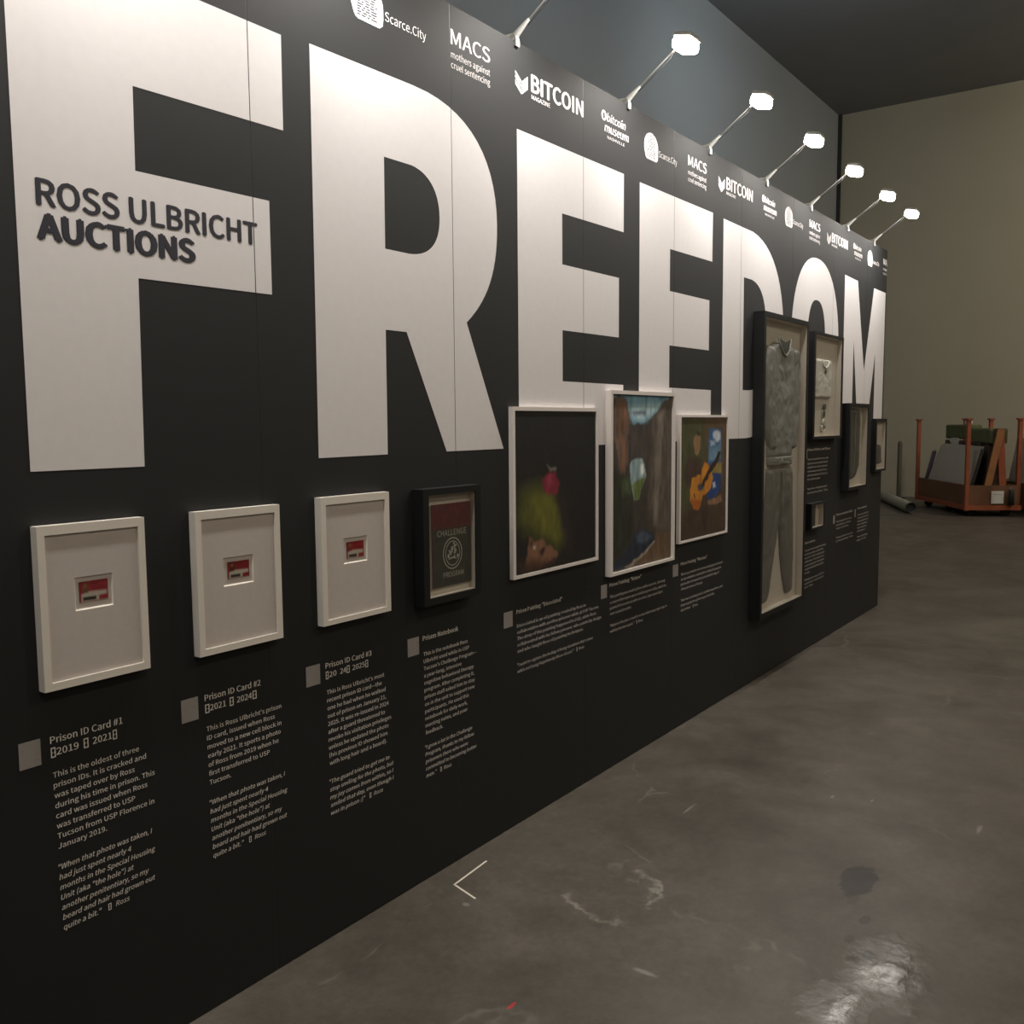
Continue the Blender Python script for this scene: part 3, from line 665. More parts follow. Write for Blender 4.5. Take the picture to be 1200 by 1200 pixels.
P3 = [
    ("404227",.08, [(-0.032,1.017),(0.474,1.018),(0.564,0.641),(0.314,0.298),(-0.015,0.194)]),
    ("26507f",.006, [(0.596,0.906),(0.869,0.904),(0.880,0.578),(0.592,0.589)]),
    ("b2bcc8",.02, [(0.704,0.880),(0.800,0.894),(0.856,0.868),(0.853,0.810),(0.761,0.801),(0.692,0.833)]),
    ("93a8ba",.02, [(0.626,0.804),(0.720,0.807),(0.749,0.770),(0.641,0.757)]),
    ("5f8199",.03, [(0.601,0.743),(0.777,0.759),(0.864,0.789),(0.869,0.641),(0.604,0.630)]),
    ("7f6f3e",.02, [(0.727,0.605),(0.887,0.609),(0.891,0.509),(0.648,0.520)]),
    ("1d3a70",.012, [(0.590,0.465),(0.702,0.522),(0.888,0.519),(0.873,0.367),(0.736,0.312),(0.588,0.290)]),
    ("a9b4bd",.01, [(0.691,0.440),(0.745,0.447),(0.755,0.405),(0.706,0.397)]),
    ("80614a",.01, [(0.588,0.290),(0.764,0.305),(0.888,0.334),(0.905,0.258),(0.602,0.250)]),
    ("3a2a22",.03, [(0.168,0.674),(0.432,0.666),(0.476,0.492),(0.260,0.462),(0.137,0.419),(0.075,0.491),(0.084,0.608)]),
    ("836447",.012, [(0.280,0.849),(0.389,0.853),(0.408,0.797),(0.399,0.747),(0.355,0.688),(0.298,0.715),(0.272,0.780)]),
    ("14110f",.01, [(0.304,0.894),(0.381,0.870),(0.392,0.843),(0.338,0.850)]),
    ("35271d",.03, [(0.154,0.230),(0.444,0.228),(0.602,0.248),(0.582,0.031),(0.502,0.028),(0.446,0.187),(0.267,0.171),(0.245,0.062),(0.143,0.151)]),
    ("ad7020",.008, [(0.199,0.406),(0.246,0.503),(0.359,0.517),(0.437,0.514),(0.448,0.574),(0.512,0.628),(0.591,0.609),(0.646,0.566),(0.689,0.492),(0.651,0.400),(0.572,0.363),(0.467,0.349),(0.443,0.290),(0.367,0.229),(0.278,0.240),(0.214,0.305)]),
    ("9a4f14",.012, [(0.213,0.315),(0.263,0.322),(0.365,0.305),(0.422,0.291),(0.367,0.232),(0.278,0.242)]),
    ("2b1c14",.006, [(0.401,0.409),(0.435,0.392),(0.809,0.612),(0.873,0.694),(0.828,0.708),(0.739,0.646)]),
    ("3a3f49",.015, [(0.349,0.437),(0.444,0.442),(0.479,0.400),(0.402,0.374),(0.357,0.396)]),
    ("1d130f",.006, [(0.275,0.361),(0.292,0.365),(0.319,0.323),(0.301,0.314)]),
]


def card_fn(photo, red, asp=0.68):
    def fn(S, T):
        c = np.ones(S.shape + (3,)) * np.array(lin(red)[:3])
        n = fractal(S, T, 10, 6, 3)
        c *= (0.8 + 0.5 * n)[..., None]
        def put(h, soft, pts):
            m = poly_mask(S, T, pts, soft, asp)[..., None]; nonlocal c
            c = c * (1 - m) + np.array(lin(h)[:3]) * m
        put('b0a79a', 0.03, [(0.06, 0.12), (0.06, 0.40), (0.30, 0.50), (0.95, 0.46), (0.95, 0.27), (0.68, 0.25), (0.60, 0.05), (0.06, 0.02)])
        put('7e2028', 0.01, [(0.0, 0.0), (0.05, 0.0), (0.05, 1.0), (0.0, 1.0)])
        put('33302c', 0.02, [(0.12, 0.07), (0.58, 0.07), (0.58, 0.24), (0.12, 0.24)])
        put('b5ac9f', 0.02, [(0.60, 0.03), (0.67, 0.03), (0.67, 0.24), (0.60, 0.24)])
        put(photo, 0.03, [(0.10, 0.45), (0.30, 0.45), (0.34, 0.6), (0.30, 0.96), (0.12, 0.96)])
        put('8a5a3a', 0.02, [(0.15, 0.70), (0.26, 0.70), (0.26, 0.90), (0.15, 0.90)])
        for k in range(3): put('561a1c', 0.012, [(0.42, 0.60 + k * 0.12), (0.9 - 0.1 * k, 0.60 + k * 0.12), (0.9 - 0.1 * k, 0.64 + k * 0.12), (0.42, 0.64 + k * 0.12)])
        put('b0a79a', 0.01, [(0.0, 0.0), (1.0, 0.0), (1.0, 0.03), (0.0, 0.03)])
        return c
    return fn

def card_frame(x0, x1, z0, z1, win, mo, cd, lab, clab, photo, red):
    t = thing('picture_frame', (x0, 0, z0), lab, 'picture frame')
    W_, H_ = x1 - x0, z1 - z0
    rails(t, 0, W_, 0, H_, win[0], -0.027, -0.001, 'white_frame', wb=win[1], wt=win[2])
    ym = -0.0215
    # mat board with window
    a, b_, c, d = mo[0] - x0, mo[1] - x0, mo[2] - z0, mo[3] - z0
    mb = MB(); o = [(0.006, 0.006), (W_ - 0.006, 0.006), (W_ - 0.006, H_ - 0.006), (0.006, H_ - 0.006)]
    i_ = [(a, c), (b_, c), (b_, d), (a, d)]
    mb.flat([o, i_], ym)
    mb.build('mat_board', 'matboard', t)
    mb = MB(); e = 0.003
    ii = [(a + e, c + e), (b_ - e, c + e), (b_ - e, d - e), (a + e, d - e)]
    for k in range(4):
        p, q = i_[k], i_[(k + 1) % 4]; r, s = ii[(k + 1) % 4], ii[k]
        mb.b.faces.new([mb.b.verts.new((p[0], ym, p[1])), mb.b.verts.new((q[0], ym, q[1])), mb.b.verts.new((r[0], ym + 0.004, r[1])), mb.b.verts.new((s[0], ym + 0.004, s[1]))])
    mb.build('window_bevel', 'bevel', t)
    MB().box(0.006, W_ - 0.006, ym + 0.004, -0.001, 0.006, H_ - 0.006).build('backing_board', 'matboard', t)
    k = vgrid('id_card', cd[1] - cd[0], cd[3] - cd[2], 40, 28, card_fn(photo, red), 'card', None, y=0.0, thick=0.001)
    k.location = (cd[0], ym + 0.0025, cd[2]); tag(k, clab, 'card')
card_frame(1.078, 1.346, 0.998, 1.3765, (0.0175, 0.018, 0.0215), (1.163, 1.259, 1.1715, 1.250), (1.175, 1.247, 1.1885, 1.2375),
           'white wooden picture frame nearest the left edge, under the giant F', 'red and white ID card in the leftmost white frame', '6a4a3a', '8c3038')
card_frame(1.492, 1.772, 0.993, 1.376, (0.018, 0.018, 0.021), (1.579, 1.679, 1.168, 1.2455), (1.594, 1.666, 1.1855, 1.232),
           'white wooden picture frame second from the left, under the gap between giant F and R', 'darker red ID card in the second white frame from the left', '4a2a22', '7c2426')
card_frame(1.928, 2.2235, 0.9955, 1.3835, (0.020, 0.016, 0.023), (2.023, 2.126, 1.173, 1.2525), (2.038, 2.112, 1.187, 1.2385),
           'white wooden picture frame under the stem of the giant R', 'red ID card with dim photo in the third white frame', '6e3034', '8a2428')

def painting(x0, x1, z0, z1, rim, t_, layers, bg, lab, seed, rec, nx, nz, gain=1.0, grain=0.3):
    t = thing('framed_painting', (x0, 0, z0), lab, 'painting')
    W_, H_ = x1 - x0, z1 - z0
    rails(t, 0, W_, 0, H_, rim, -t_, -0.001, 'white_frame_b', wb=rim * 0.75, wt=rim * 0.9)
    g = 0.004
    MB().box(0.004, W_ - 0.004, -0.0040, -0.001, 0.004, H_ - 0.004).build('backing_board', 'black_frame', t)
    w, h = W_ - 2 * (rim + g), H_ - 2 * (rim * 0.8 + g)
    vgrid('canvas', w, h, nx, nz, painter(layers, bg, h / w, seed, grain, gain), 'paint', t, y=-t_ + rec, relief=0.00012, thick=t_ - rec - 0.005, x=rim + g, z=rim * 0.8 + g)
def grad(a, b_, c=None):
    A, B = np.array(lin(a)[:3]), np.array(lin(b_)[:3])
    def f(S, T):
        k = T[..., None]; o = A * (1 - k) + B * k
        if c is not None:
            s = np.clip(S[..., None] * 1.4 - 0.4, 0, 1); o = o * (1 - s * 0.6) + np.array(lin(c)[:3]) * s * 0.6
        return o
    return f
painting(2.922, 3.568, 0.9965, 1.663, 0.017, 0.020, P1, grad('1d1a15', '1a1a1b', '131416'), 'white-framed dark painting of a lying face and red flower in green glow', 11, 0.004, 120, 126, 0.85)
painting(3.660, 4.310, 0.907, 1.744, 0.019, 0.031, P2, grad('2c2621', '33302c'), 'tall white-framed painting of a canyon with arched opening and river', 21, 0.011, 130, 176, 1.85, 0.5)
painting(4.388, 5.012, 0.976, 1.637, 0.0145, 0.020, P3, grad('3b2c20', '54422f'), 'white-framed painting of a guitarist with orange guitar beside a blue window', 31, 0.006, 140, 148, 1.3, 0.35)

# black shadow boxes
def shadow_box(x0, x1, z0, z1, w, dep, lab, wb=None, wt=None, inner=0.045, back='linen'):
    t = thing('shadow_box', (x0, 0, z0), lab, 'display case')
    W_, H_ = x1 - x0, z1 - z0; wb = wb or w; wt = wt or w
    rails(t, 0, W_, 0, H_, w, -dep, -0.001, 'black_frame', wb=wb, wt=wt)
    yb = -dep + inner
    # linen liners on the inner faces and back
    MB().box(w, W_ - w, yb, min(yb + 0.004, -0.0012), wb, H_ - wt).build('back_liner', back, t)
    e = 0.003
    for k, (a, b_, c, d) in enumerate(((w, w + e, wb, H_ - wt), (W_ - w - e, W_ - w, wb, H_ - wt), (w + e, W_ - w - e, wb, wb + e), (w + e, W_ - w - e, H_ - wt - e, H_ - wt))):
        MB().box(a, b_, -dep + 0.005, yb, c, d).build('side_liner', back, t)
    MB().box(w + 0.001, W_ - w - 0.001, -dep + 0.0015, -dep + 0.0035, wb + 0.001, H_ - wt - 0.001).build('acrylic_pane', 'acrylic', t)
    return t, yb
# notebook box
t, yb = shadow_box(2.363, 2.678, 0.985, 1.3815, 0.030, 0.05, 'small black shadow box holding the notebook, under the leg of giant R', wb=0.024, wt=0.022, inner=0.026)
nb = thing('notebook', (2.423, yb - 0.010, 1.037), 'worn maroon and charcoal notebook lettered CHALLENGE PROGRAM in black box', 'notebook')
def cover_fn(S, T):
    n = fractal(S, T, 14, 20, 8, 4)
    m = 1 / (1 + np.exp(-(T - 0.70 + 0.012 * (fractal(S, T, 20, 2, 2) - 0.5)) * 160))[..., None]
    c = np.array(lin('47453e')[:3]) * (1 - m) + np.array(lin('6e3b40')[:3]) * m
    e = np.clip((0.05 - S) / 0.05, 0, 1)[..., None] * (1 - m); c = c * (1 - e) + np.array(lin('553338')[:3]) * e
    return c * (0.7 + 0.6 * n)[..., None]
NW, NH = 0.215, 0.288
vgrid('cover', NW, NH, 50, 66, cover_fn, 'cover', nb, y=0.0, thick=0.002)
MB().box(0.003, NW - 0.002, 0.0021, 0.0095, 0.003, NH - 0.003).build('pages', 'paper', nb)
pr_ = mat('faded silver print', (0.50, 0.48, 0.42, 1), rough=0.6, noise=0.2, scale=120)
MB().text('CHALLENGE', 0.028, 0.176, w=0.160, cap=0.020, y=-0.0012, bold=0.0).build('cover_title', pr_, nb)
MB().text('PROGRAM', 0.058, 0.030, w=0.112, cap=0.018, y=-0.0012, bold=0.0).build('cover_title', pr_, nb)
cx, cz = 0.110, 0.112
mb = MB(); mb.flat([oval(cx, cz, 0.053, 0.056, 2, 40), oval(cx, cz, 0.049, 0.052, 2, 40)], -0.0012)
r = random.Random(2)
mb.flat([oval(cx, cz, 0.040, 0.044, 2, 36), oval(cx, cz, 0.037, 0.041, 2, 36)], -0.0012)
def ins(x, z, k=1.0): return ((x - cx) / (0.036 * k)) ** 2 + ((z - cz) / (0.040 * k)) ** 2 < 1
n_ = 0
while n_ < 26:
    x, z = cx + r.uniform(-0.034, 0.034), cz + r.uniform(-0.016, 0.038); q = r.uniform(0.003, 0.007)
    if ins(x, z, 0.85):
        pts = [(x + q * r.uniform(0.6, 1.2) * math.cos(a * PI / 3.5), z + q * r.uniform(0.6, 1.2) * math.sin(a * PI / 3.5)) for a in range(7)]
        mb.flat([pts], -0.0012 - n_ * 0.00002); n_ += 1
mb.flat([[(cx - 0.026, cz - 0.022), (cx - 0.012, cz - 0.014), (cx, cz - 0.012), (cx + 0.012, cz - 0.014), (cx + 0.026, cz - 0.022), (cx + 0.012, cz - 0.020), (cx, cz - 0.018), (cx - 0.012, cz - 0.020)]], -0.0012)
mb.build('cover_crest', pr_, nb)

# sweatsuit box
def relief(name, rows, thick, m, parent, y, seed, nx=22, nz=70, folds=0.4, edge=3.0, diag=0.6):
    """cloth panel: rows = [(z, xl, xr)] from top to bottom, puffed up towards -y"""
    rows = sorted(rows, key=lambda q: -q[0]); zs = np.array([q[0] for q in rows]); L_ = np.array([q[1] for q in rows]); R_ = np.array([q[2] for q in rows])
    T = np.linspace(0, 1, nz + 1); Z = zs[0] + (zs[-1] - zs[0]) * T
    xl = np.interp(-Z, -zs, L_); xr = np.interp(-Z, -zs, R_)
    S = np.linspace(0, 1, nx + 1); SS, TT = np.meshgrid(S, T)
    wob = (fractal(SS, TT, 3, 16, seed, 3) - 0.5) * 0.05
    X = xl[:, None] + (xr - xl)[:, None] * (SS + wob * np.sin(PI * SS) + np.where((SS == 0) | (SS == 1), wob * 0.4, 0))
    prof = (1 - np.abs(2 * SS - 1) ** edge) ** 0.5
    endp = np.clip(np.minimum(TT, 1 - TT) * 30, 0, 1) ** 0.5
    f1 = fractal(np.clip(SS * 0.75 + TT * diag * 0.25, 0, 1), TT, 5, 5, seed + 1, 4); f1 = 1 - np.abs(2 * f1 - 1) * 2.2
    f2 = fractal(SS, TT, 5, 5, seed + 4, 4)
    H = thick * prof * endp * (1 - folds + folds * (0.55 * f1 + 0.9 * f2))
    H = np.maximum(H, 0.0015)
    H[:, 0] = H[:, -1] = 0.0; H[0] = H[-1] = 0.0
    vs = np.stack([X, y - H, Z[:, None] + 0 * X], -1).reshape(-1, 3)
    idx = np.arange((nx + 1) * (nz + 1)).reshape(nz + 1, nx + 1)
    f = np.stack([idx[:-1, :-1], idx[1:, :-1], idx[1:, 1:], idx[:-1, 1:]], -1).reshape(-1, 4)
    me = bpy.data.meshes.new(name); me.from_pydata([tuple(v) for v in vs.tolist()], [], [tuple(int(k) for k in r_) for r_ in f])
    for p in me.polygons: p.use_smooth = True
    return link(name, me, m, parent)
bx, yb = shadow_box(5.413, 6.222, 0.405, 2.247, 0.031, 0.067, 'tall black shadow box holding the grey sweatsuit', inner=0.050)
sw = thing('sweatshirt', (5.80, yb, 1.33), 'grey wrinkled sweatshirt mounted in upper part of the tall black box', 'sweatshirt')
def loc(rows, ox, oz): return [(z - oz, a - ox, b - ox) for z, a, b in rows]
relief('body', loc([(2.085, 5.68, 6.02), (2.05, 5.60, 6.09), (1.90, 5.60, 6.09), (1.6, 5.60, 6.07), (1.37, 5.60, 6.05)], 5.80, 1.33), 0.030, 'cloth_grey', sw, -0.001, 3, nx=40)
relief('sleeve', loc([(2.06, 5.58, 5.67), (1.95, 5.540, 5.68), (1.75, 5.535, 5.69), (1.55, 5.56, 5.72), (1.42, 5.62, 5.74)], 5.80, 1.33), 0.036, 'cloth_grey', sw, -0.003, 8, nx=18)
relief('sleeve', loc([(2.06, 6.02, 6.10), (1.95, 6.03, 6.135), (1.75, 6.03, 6.14), (1.55, 6.01, 6.12), (1.42, 6.00, 6.09)], 5.80, 1.33), 0.036, 'cloth_grey', sw, -0.003, 9, nx=18)
relief('hem_band', loc([(1.385, 5.605, 6.055), (1.34, 5.61, 6.05), (1.322, 5.615, 6.045)], 5.80, 1.33), 0.034, 'cloth_grey', sw, -0.002, 5, nx=60, nz=8, folds=0.5)
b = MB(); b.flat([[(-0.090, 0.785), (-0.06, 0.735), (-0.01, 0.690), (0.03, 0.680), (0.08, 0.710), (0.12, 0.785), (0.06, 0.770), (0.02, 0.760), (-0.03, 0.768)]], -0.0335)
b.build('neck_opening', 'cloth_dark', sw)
b = MB(); b.tube([(-0.095, -0.028, 0.785), (-0.066, -0.034, 0.733), (-0.014, -0.036, 0.686), (0.032, -0.037, 0.675), (0.086, -0.036, 0.706), (0.126, -0.030, 0.785)], 0.006, 8); b.build('neckband', 'cloth_grey', sw, smooth=True)
tr = thing('sweatpants', (5.80, yb, 0.48), 'grey wrinkled sweatpants hanging in lower part of the tall black box', 'sweatpants')
relief('trouser_leg', loc([(1.310, 5.60, 5.83), (1.15, 5.585, 5.835), (0.96, 5.555, 5.825), (0.75, 5.525, 5.745), (0.60, 5.515, 5.68), (0.475, 5.51, 5.625)], 5.80, 0.48), 0.030, 'cloth_leg', tr, -0.001, 13, nx=24, diag=0.9)
relief('trouser_leg', loc([(1.310, 5.82, 6.055), (1.15, 5.825, 6.075), (0.96, 5.825, 6.085), (0.75, 5.865, 6.095), (0.60, 5.91, 6.095), (0.49, 5.965, 6.075), (0.475, 5.985, 6.05)], 5.80, 0.48), 0.030, 'cloth_leg', tr, -0.0012, 14, nx=24, diag=0.4)
b = MB(); b.tube([(0.025, -0.030, 0.80), (0.03, -0.035, 0.70), (0.02, -0.032, 0.60), (0.035, -0.034, 0.52)], 0.004, 6); b.build('drawstring', 'cloth_grey', tr)

# undershirt box
bx, yb = shadow_box(6.387, 7.045, 1.478, 2.203, 0.031, 0.052, 'medium black shadow box holding the white shirt, over giant O', wb=0.017, wt=0.02, inner=0.038)
ts = thing('white_shirt', (6.52, yb, 1.76), 'white folded shirt in the box mounted over giant O', 'shirt')
relief('body', [(0.27, 0.03, 0.30), (0.255, 0.0, 0.335), (0.10, 0.0, 0.335), (0.0, 0.005, 0.33)], 0.020, 'cloth_white', ts, -0.001, 33, nx=40, nz=40, folds=0.2, edge=10)
b = MB(); b.tube([(0.08, -0.017, 0.262), (0.11, -0.021, 0.225), (0.165, -0.023, 0.205), (0.22, -0.021, 0.225), (0.25, -0.017, 0.262)], 0.007, 8); b.build('neckband', 'cloth_white', ts, smooth=True)
MB().box(0.150, 0.185, -0.0225, -0.021, 0.170, 0.195).build('size_label', 'cloth_dark', ts)
cp = thing('watch', (6.66, yb, 1.615), 'small grey watch below the white shirt in its box', 'watch')
b = MB(); b.tube([(0.045, -0.001, 0.035), (0.045, -0.011, 0.035)], 0.032, 20); b.build('case', 'steel', cp)
b = MB(); b.tube([(0.045, -0.012, 0.068), (0.042, -0.014, 0.085), (0.05, -0.012, 0.10)], 0.010, 8); b.build('strap', 'cloth_dark', cp)
b = MB(); b.tube([(0.045, -0.0111, 0.035), (0.045, -0.0118, 0.035)], 0.026, 20); b.build('dial', 'cloth_dark', cp)
hp = thing('earphones', (6.62, yb, 1.515), 'small white earphones with coiled lead near bottom of the white shirt box', 'earphones')
b = MB(); b.tube([(0.07 + 0.035 * math.cos(a * 0.5), -0.006 - 0.0004 * a, 0.04 + 0.022 * math.sin(a * 0.5)) for a in range(30)], 0.005, 6); b.build('coiled_lead', 'cloth_white', hp, smooth=True)
b = MB(); b.tube([(0.05, -0.012, 0.065), (0.06, -0.012, 0.10)], 0.010, 8, r2=0.004); b.tube([(0.085, -0.012, 0.065), (0.075, -0.012, 0.10)], 0.010, 8, r2=0.004); b.build('earbud', 'cloth_white', hp, smooth=True)

# dark jacket box
bx, yb = shadow_box(7.214, 7.745, 1.075, 1.732, 0.031, 0.060, 'black shadow box holding the dark jacket, under giant M', wb=0.022, inner=0.045)
jk = thing('jacket', (7.27, yb - 0.001, 1.15), 'dark folded jacket filling the box below giant M', 'jacket')
relief('body', [(0.545, 0.02, 0.30), (0.50, 0.0, 0.33), (0.12, 0.0, 0.325), (0.05, 0.0, 0.27), (0.0, 0.02, 0.16)], 0.026, 'cloth_dark', jk, -0.001, 43, nx=30, nz=50, folds=0.4, edge=8)
relief('collar', [(0.545, 0.09, 0.21), (0.53, 0.08, 0.22), (0.49, 0.12, 0.18)], 0.030, 'cloth_dark', jk, -0.001, 44, nx=14, nz=12, folds=0.2, edge=6)
b = MB(); b.tube([(0.155, -0.028, 0.50), (0.158, -0.030, 0.3), (0.150, -0.026, 0.05)], 0.003, 6); b.build('zip', 'steel', jk)
# boots box at the end
bx, yb = shadow_box(8.062, 8.399, 1.178, 1.617, 0.028, 0.036, 'small black shadow box at the far end of the wall', wb=0.018, inner=0.028)
sh = thing('knit_cap', (8.15, yb, 1.24), 'dark crumpled cap in the box at the far end of the wall', 'cap')
relief('crown', [(0.16, 0.05, 0.11), (0.13, 0.02, 0.14), (0.06, 0.0, 0.16), (0.03, 0.0, 0.16)], 0.020, 'cloth_dark', sh, -0.001, 51, nx=18, nz=20, folds=0.3)
relief('cuff', [(0.045, -0.003, 0.163), (0.0, 0.0, 0.16)], 0.022, 'cloth_dark', sh, -0.001, 52, nx=30, nz=6, folds=0.3)
# small notes box
bx, yb = shadow_box(6.400, 6.700, 0.855, 1.035, 0.024, 0.050, 'smallest black shadow box, low beside the tall sweatsuit box', wb=0.010, wt=0.012, inner=0.038)
bk = thing('small_book', (6.43, yb - 0.014, 0.872), 'small closed black book in the smallest black box', 'book')
MB().box(0, 0.13, 0.0, 0.002, 0, 0.145).build('cover', 'cloth_dark', bk)
MB().box(0.002, 0.127, 0.0021, 0.0135, 0.003, 0.142).build('pages', 'paper', bk)

# ---------------------------------------------------------------- floor things
tm = thing('tape_mark', (2.430, -0.104, 0), 'thin white L-shaped tape mark on the floor beside the wall', 'tape mark')
def strip(p, q, w, name):
    p, q = Vector(p), Vector(q); d = (q - p).normalized(); n = Vector((-d.y, d.x)) * w / 2
    b = MB(); lo = [(p + n), (q + n), (q - n), (p - n)]
    vs0 = [b.b.verts.new((v.x, v.y, 0.0003)) for v in lo]; vs1 = [b.b.verts.new((v.x, v.y, 0.0009)) for v in lo]
    b.b.faces.new(vs1); b.b.faces.new(vs0[::-1])
    for k in range(4): b.b.faces.new((vs0[k], vs0[(k + 1) % 4], vs1[(k + 1) % 4], vs1[k]))
    b.build(name, 'tape', tm)
strip((0, 0), (0.208, 0.015), 0.007, 'tape_strip'); strip((0.003, 0.003), (-0.033, -0.119), 0.007, 'tape_strip')

tb = thing('rolled_tube', (17.14, 1.68, 0), 'long grey cardboard tube lying on the floor past the display wall', 'tube')
d = Vector((2.70, 1.14, 0)); 
b = MB(); b.tube([(0, 0, 0.10), tuple(d * 0.5 + Vector((0, 0, 0.10))), tuple(d + Vector((0, 0, 0.10)))], 0.095, 24, cap=False)
b.tube([tuple(d + Vector((0, 0, 0.10))), (0, 0, 0.10)], 0.080, 24, cap=False); b.build('tube_shell', 'tube', tb, smooth=True)
b = MB(); b.tube([(0.05, 0.021, 0.10), (0.06, 0.025, 0.10)], 0.080, 24); b.build('end_plug', 'dark', tb)
ps = thing('dark_upright', (20.3, 2.62, 0), 'narrow dark upright before the back wall beside the cart', 'post')  # narrow dark upright built along a faint dark stripe at the wall
b = MB(); b.tube([(0, 0, 0.03), (0, 0, 1.15)], 0.045, 14); b.tube([(0, 0, 1.15), (0, 0, 1.19)], 0.045, 14, r2=0.02); b.build('shaft', mat('dark olive grey', (0.10, 0.092, 0.07, 1), rough=0.7), ps)
b = MB(); b.tube([(0, 0, 0.0), (0, 0, 0.03)], 0.12, 16); b.build('base_plate', 'dark', ps)

# panel cart
N_ = (17.084, 0.783); ang = math.atan2(0.516, 0.857)
def make_cart(loc_, label, full=True):
    ct = thing('panel_cart', (loc_[0], loc_[1], 0), label, 'cart', rz=ang)
    # local: +x along the long side away, y<0 to the right (width .8)
    Lx, Wy = 2.30, 0.80
    MB().box(0, Lx, -Wy, 0, 0.36, 0.40).build('deck_board', 'deck', ct)
    MB().box(0, Lx, -0.02, 0.02, 0.14, 0.52).build('side_board', 'deck', ct)
    MB().box(0, Lx, -Wy - 0.02, -Wy + 0.02, 0.14, 0.52).build('side_board', 'deck', ct)
    MB().box(-0.02, 0.02, -Wy, 0, 0.14, 0.52).build('end_board', 'deck', ct)
    MB().box(Lx - 0.02, Lx + 0.02, -Wy, 0, 0.14, 0.52).build('end_board', 'deck', ct)
    for y in (0.03, -Wy - 0.03): MB().box(-0.03, Lx + 0.03, y - 0.015, y + 0.015, 0.11, 0.19).build('base_rail', 'orange', ct)
    for x in (-0.035, Lx + 0.035): MB().box(x - 0.015, x + 0.015, -Wy - 0.045, 0.045, 0.11, 0.19).build('base_rail', 'orange', ct)
    for x, y in ((-0.02, 0.03), (Lx, 0.03), (0.05, -Wy - 0.02), (Lx, -Wy - 0.02)):
        b = MB(); b.box(x - 0.035, x + 0.035, y - 0.03, y + 0.03, 0.10, 1.60, bev=0.006); b.box(x - 0.055, x + 0.055, y - 0.045, y + 0.045, 1.60, 1.63); b.build('corner_post', 'orange', ct)
    for x, y in ((0.15, -0.12), (0.15, -Wy + 0.12), (Lx - 0.2, -0.12), (Lx - 0.2, -Wy + 0.12), (1.0, -0.10)):
        b = MB(); b.tube([(x - 0.025, y, 0.075), (x + 0.025, y, 0.075)], 0.075, 16); b.box(x - 0.035, x + 0.035, y - 0.02, y + 0.02, 0.075, 0.15); b.build('caster', 'dark', ct)
    return ct
ct = make_cart(N_, 'orange panel cart with grey boards standing on the bare hall floor')
cm = ct.matrix_basis.copy()
def cart_loc(x, y, z): 
    c, s = math.cos(ang), math.sin(ang); return (N_[0] + x * c - y * s, N_[1] + x * s + y * c, z)
def on_cart(name, lab, cat, x, y, z): return thing(name, cart_loc(x, y, z), lab, cat, rz=ang)
# leaning grey boards
for k in range(2):
    bb = on_cart('grey_panel', ('front grey-white panel board leaning on the orange cart', 'rear panel board with dark edge leaning on the orange cart')[k], 'panel', 0.20, -0.09 - 0.04 * k, 0.412)
    mt = Matrix.Rotation(math.radians(14), 4, 'X')
    q = MB().prism([(0.0, 0.0), (1.98, 0.0), (1.80, 0.76 + 0.03 * k), (0.0, 0.74 + 0.03 * k)], -0.016, 0.0); bmesh.ops.transform(q.b, matrix=mt, verts=q.b.verts); q.build('sheet', 'board_grey', bb)
    MB().box(-0.012, -0.001, -0.016, 0.0, 0.002, 0.74 + 0.03 * k, mtx=mt).build('edge_strip', 'dark', bb)
gb = on_cart('green_bundle', 'olive green folded tarps heaped on top behind the grey boards', 'tarp', 0.20, -0.70, 0.402)
b = MB(); b.box(0.0, 0.95, 0.0, 0.30, 0.80, 1.06, bev=0.03); b.box(0.98, 1.95, 0.02, 0.30, 0.86, 1.12, bev=0.03); b.build('tarp_fold', 'green', gb)
b = MB(); b.box(0.1, 1.9, 0.02, 0.28, 0.0, 0.795, bev=0.02); b.build('packing', 'brown', gb)
MB().box(1.30, 1.62, 0.302, 0.315, 0.72, 0.88).build('white_patch', 'paper', gb)
MB().box(1.20, 1.34, 0.10, 0.20, 1.121, 1.19, bev=0.02).build('white_cap', 'paper', gb)
for k, (x, s) in enumerate(((0.30, 0.14), (0.52, 0.20), (0.85, 0.12), (1.05, 0.15), (1.70, 0.16))):
    MB().box(x, x + s, 0.302, 0.335, 0.66, 0.84, bev=0.01).build('bundle_piece', 'brown', gb)
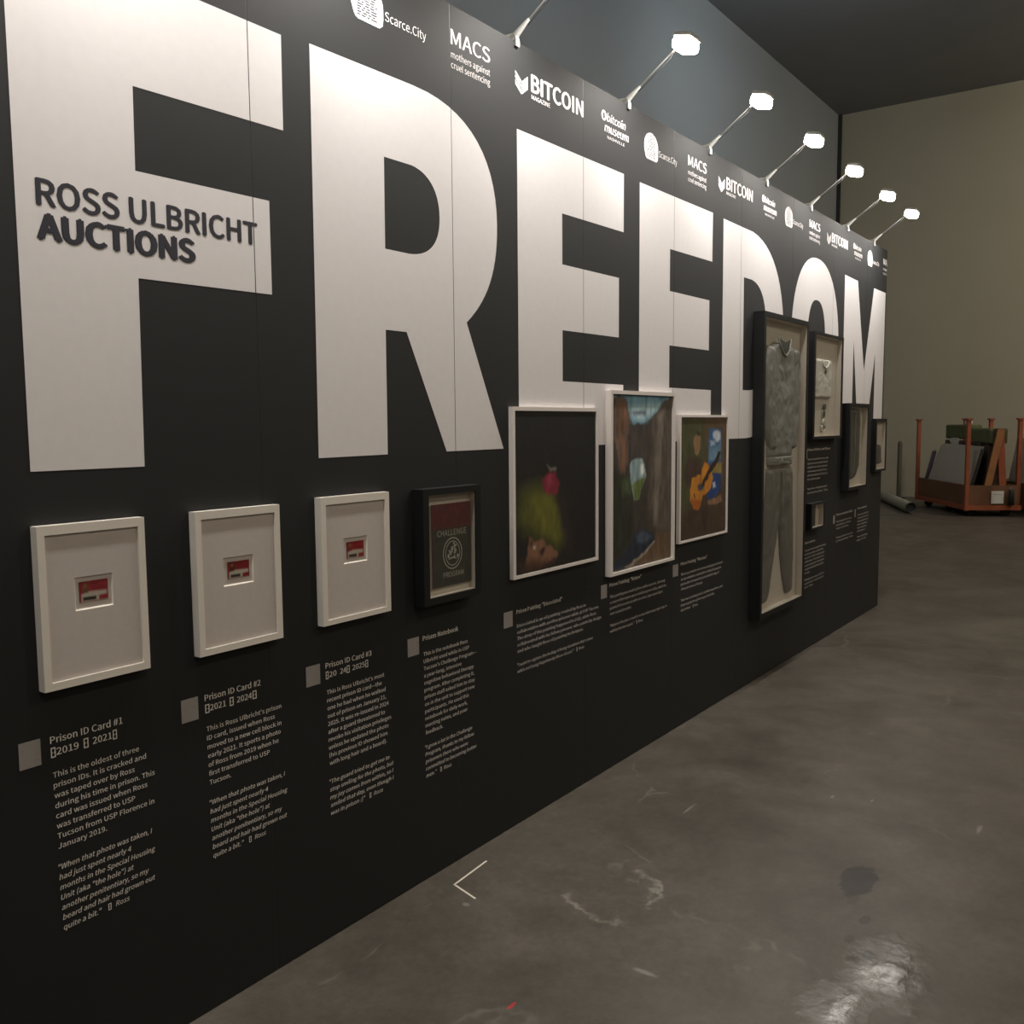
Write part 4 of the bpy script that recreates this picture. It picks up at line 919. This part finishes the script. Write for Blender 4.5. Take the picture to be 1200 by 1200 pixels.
# crossed timbers by the near end
for k, (x, y, tilt) in enumerate(((0.0, -0.32, 11), (0.045, -0.60, -4), (0.09, -0.50, 0))):
    tp = on_cart('timber_plank', ('bare timber plank leaning to the right at near end of the cart', 'orange painted plank almost upright at near end of the cart', 'dark upright board behind the crossed planks on the cart')[k], 'plank', x + 0.055, y, 0.416)
    MB().box(-0.018, 0.018, -0.055, 0.055, 0, 1.04, mtx=Matrix.Rotation(math.radians(tilt), 4, 'X')).build('board', ('plank', 'orange', 'brown')[k], tp)
sg = on_cart('paper_sign', 'square white paper notice on the near end board of the orange cart', 'notice', -0.045, -0.46, 0.22)
MB().box(-0.004, 0.0, -0.10, 0.10, 0.0, 0.21).build('sheet', 'paper', sg)
MB().box(-0.006, -0.0042, -0.07, 0.07, 0.15, 0.16).build('printed_line', 'code_grey', sg)
cn = on_cart('dark_canister', 'dark canister hung beside the white notice on the cart end', 'canister', -0.09, -0.66, 0.20)
b = MB(); b.tube([(0, 0, 0), (0, 0, 0.22), (0, 0, 0.26)], 0.05, 14, r2=0.035); b.build('body', 'dark', cn, smooth=True)
b = MB(); b.tube([(0, -0.02, 0.26), (0, 0, 0.30), (0, 0.02, 0.26)], 0.008, 6); b.build('handle', 'steel', cn)
pw = on_cart('purple_roll', 'dull purple roll leaning at the far end of the cart', 'roll', 2.235, -0.10, 0.404)
b = MB(); b.tube([(0, 0, 0.015), (-0.012, -0.14, 0.62)], 0.038, 12); b.build('wrap', 'purple', pw, smooth=True)
b = MB(); b.tube([(-0.012, -0.14, 0.62), (-0.013, -0.146, 0.645)], 0.024, 12); b.build('core', 'tube', pw)
# second cart, cut by the right edge of the picture
N2 = (17.25, -0.42)
c2 = make_cart(N2, 'second orange cart cut off by the right edge of the picture')
c_, s_ = math.cos(ang), math.sin(ang)
p2 = thing('grey_panel', (N2[0] + 0.14 * c_ + 0.10 * s_, N2[1] + 0.14 * s_ - 0.10 * c_, 0.408), 'grey-white panel board on the second cart at the right edge', 'panel', rz=ang)
MB().box(0, 1.7, -0.016, 0, 0, 0.92, mtx=Matrix.Rotation(math.radians(9), 4, 'X')).build('sheet', 'board_grey', p2)

# look-alikes carry a group
GROUPS = {'picture_frame': 'white frames with ID cards', 'id_card': 'ID cards in white frames', 'framed_painting': 'white-framed paintings', 'shadow_box': 'black shadow boxes on the wall',
          'panel_cart': 'orange panel carts', 'grey_panel': 'grey panel boards on the carts', 'timber_plank': 'planks at the near end of the cart'}
for o in bpy.data.objects:
    g = GROUPS.get(o.name.split('.')[0])
    if g and o.parent is None: o['group'] = g
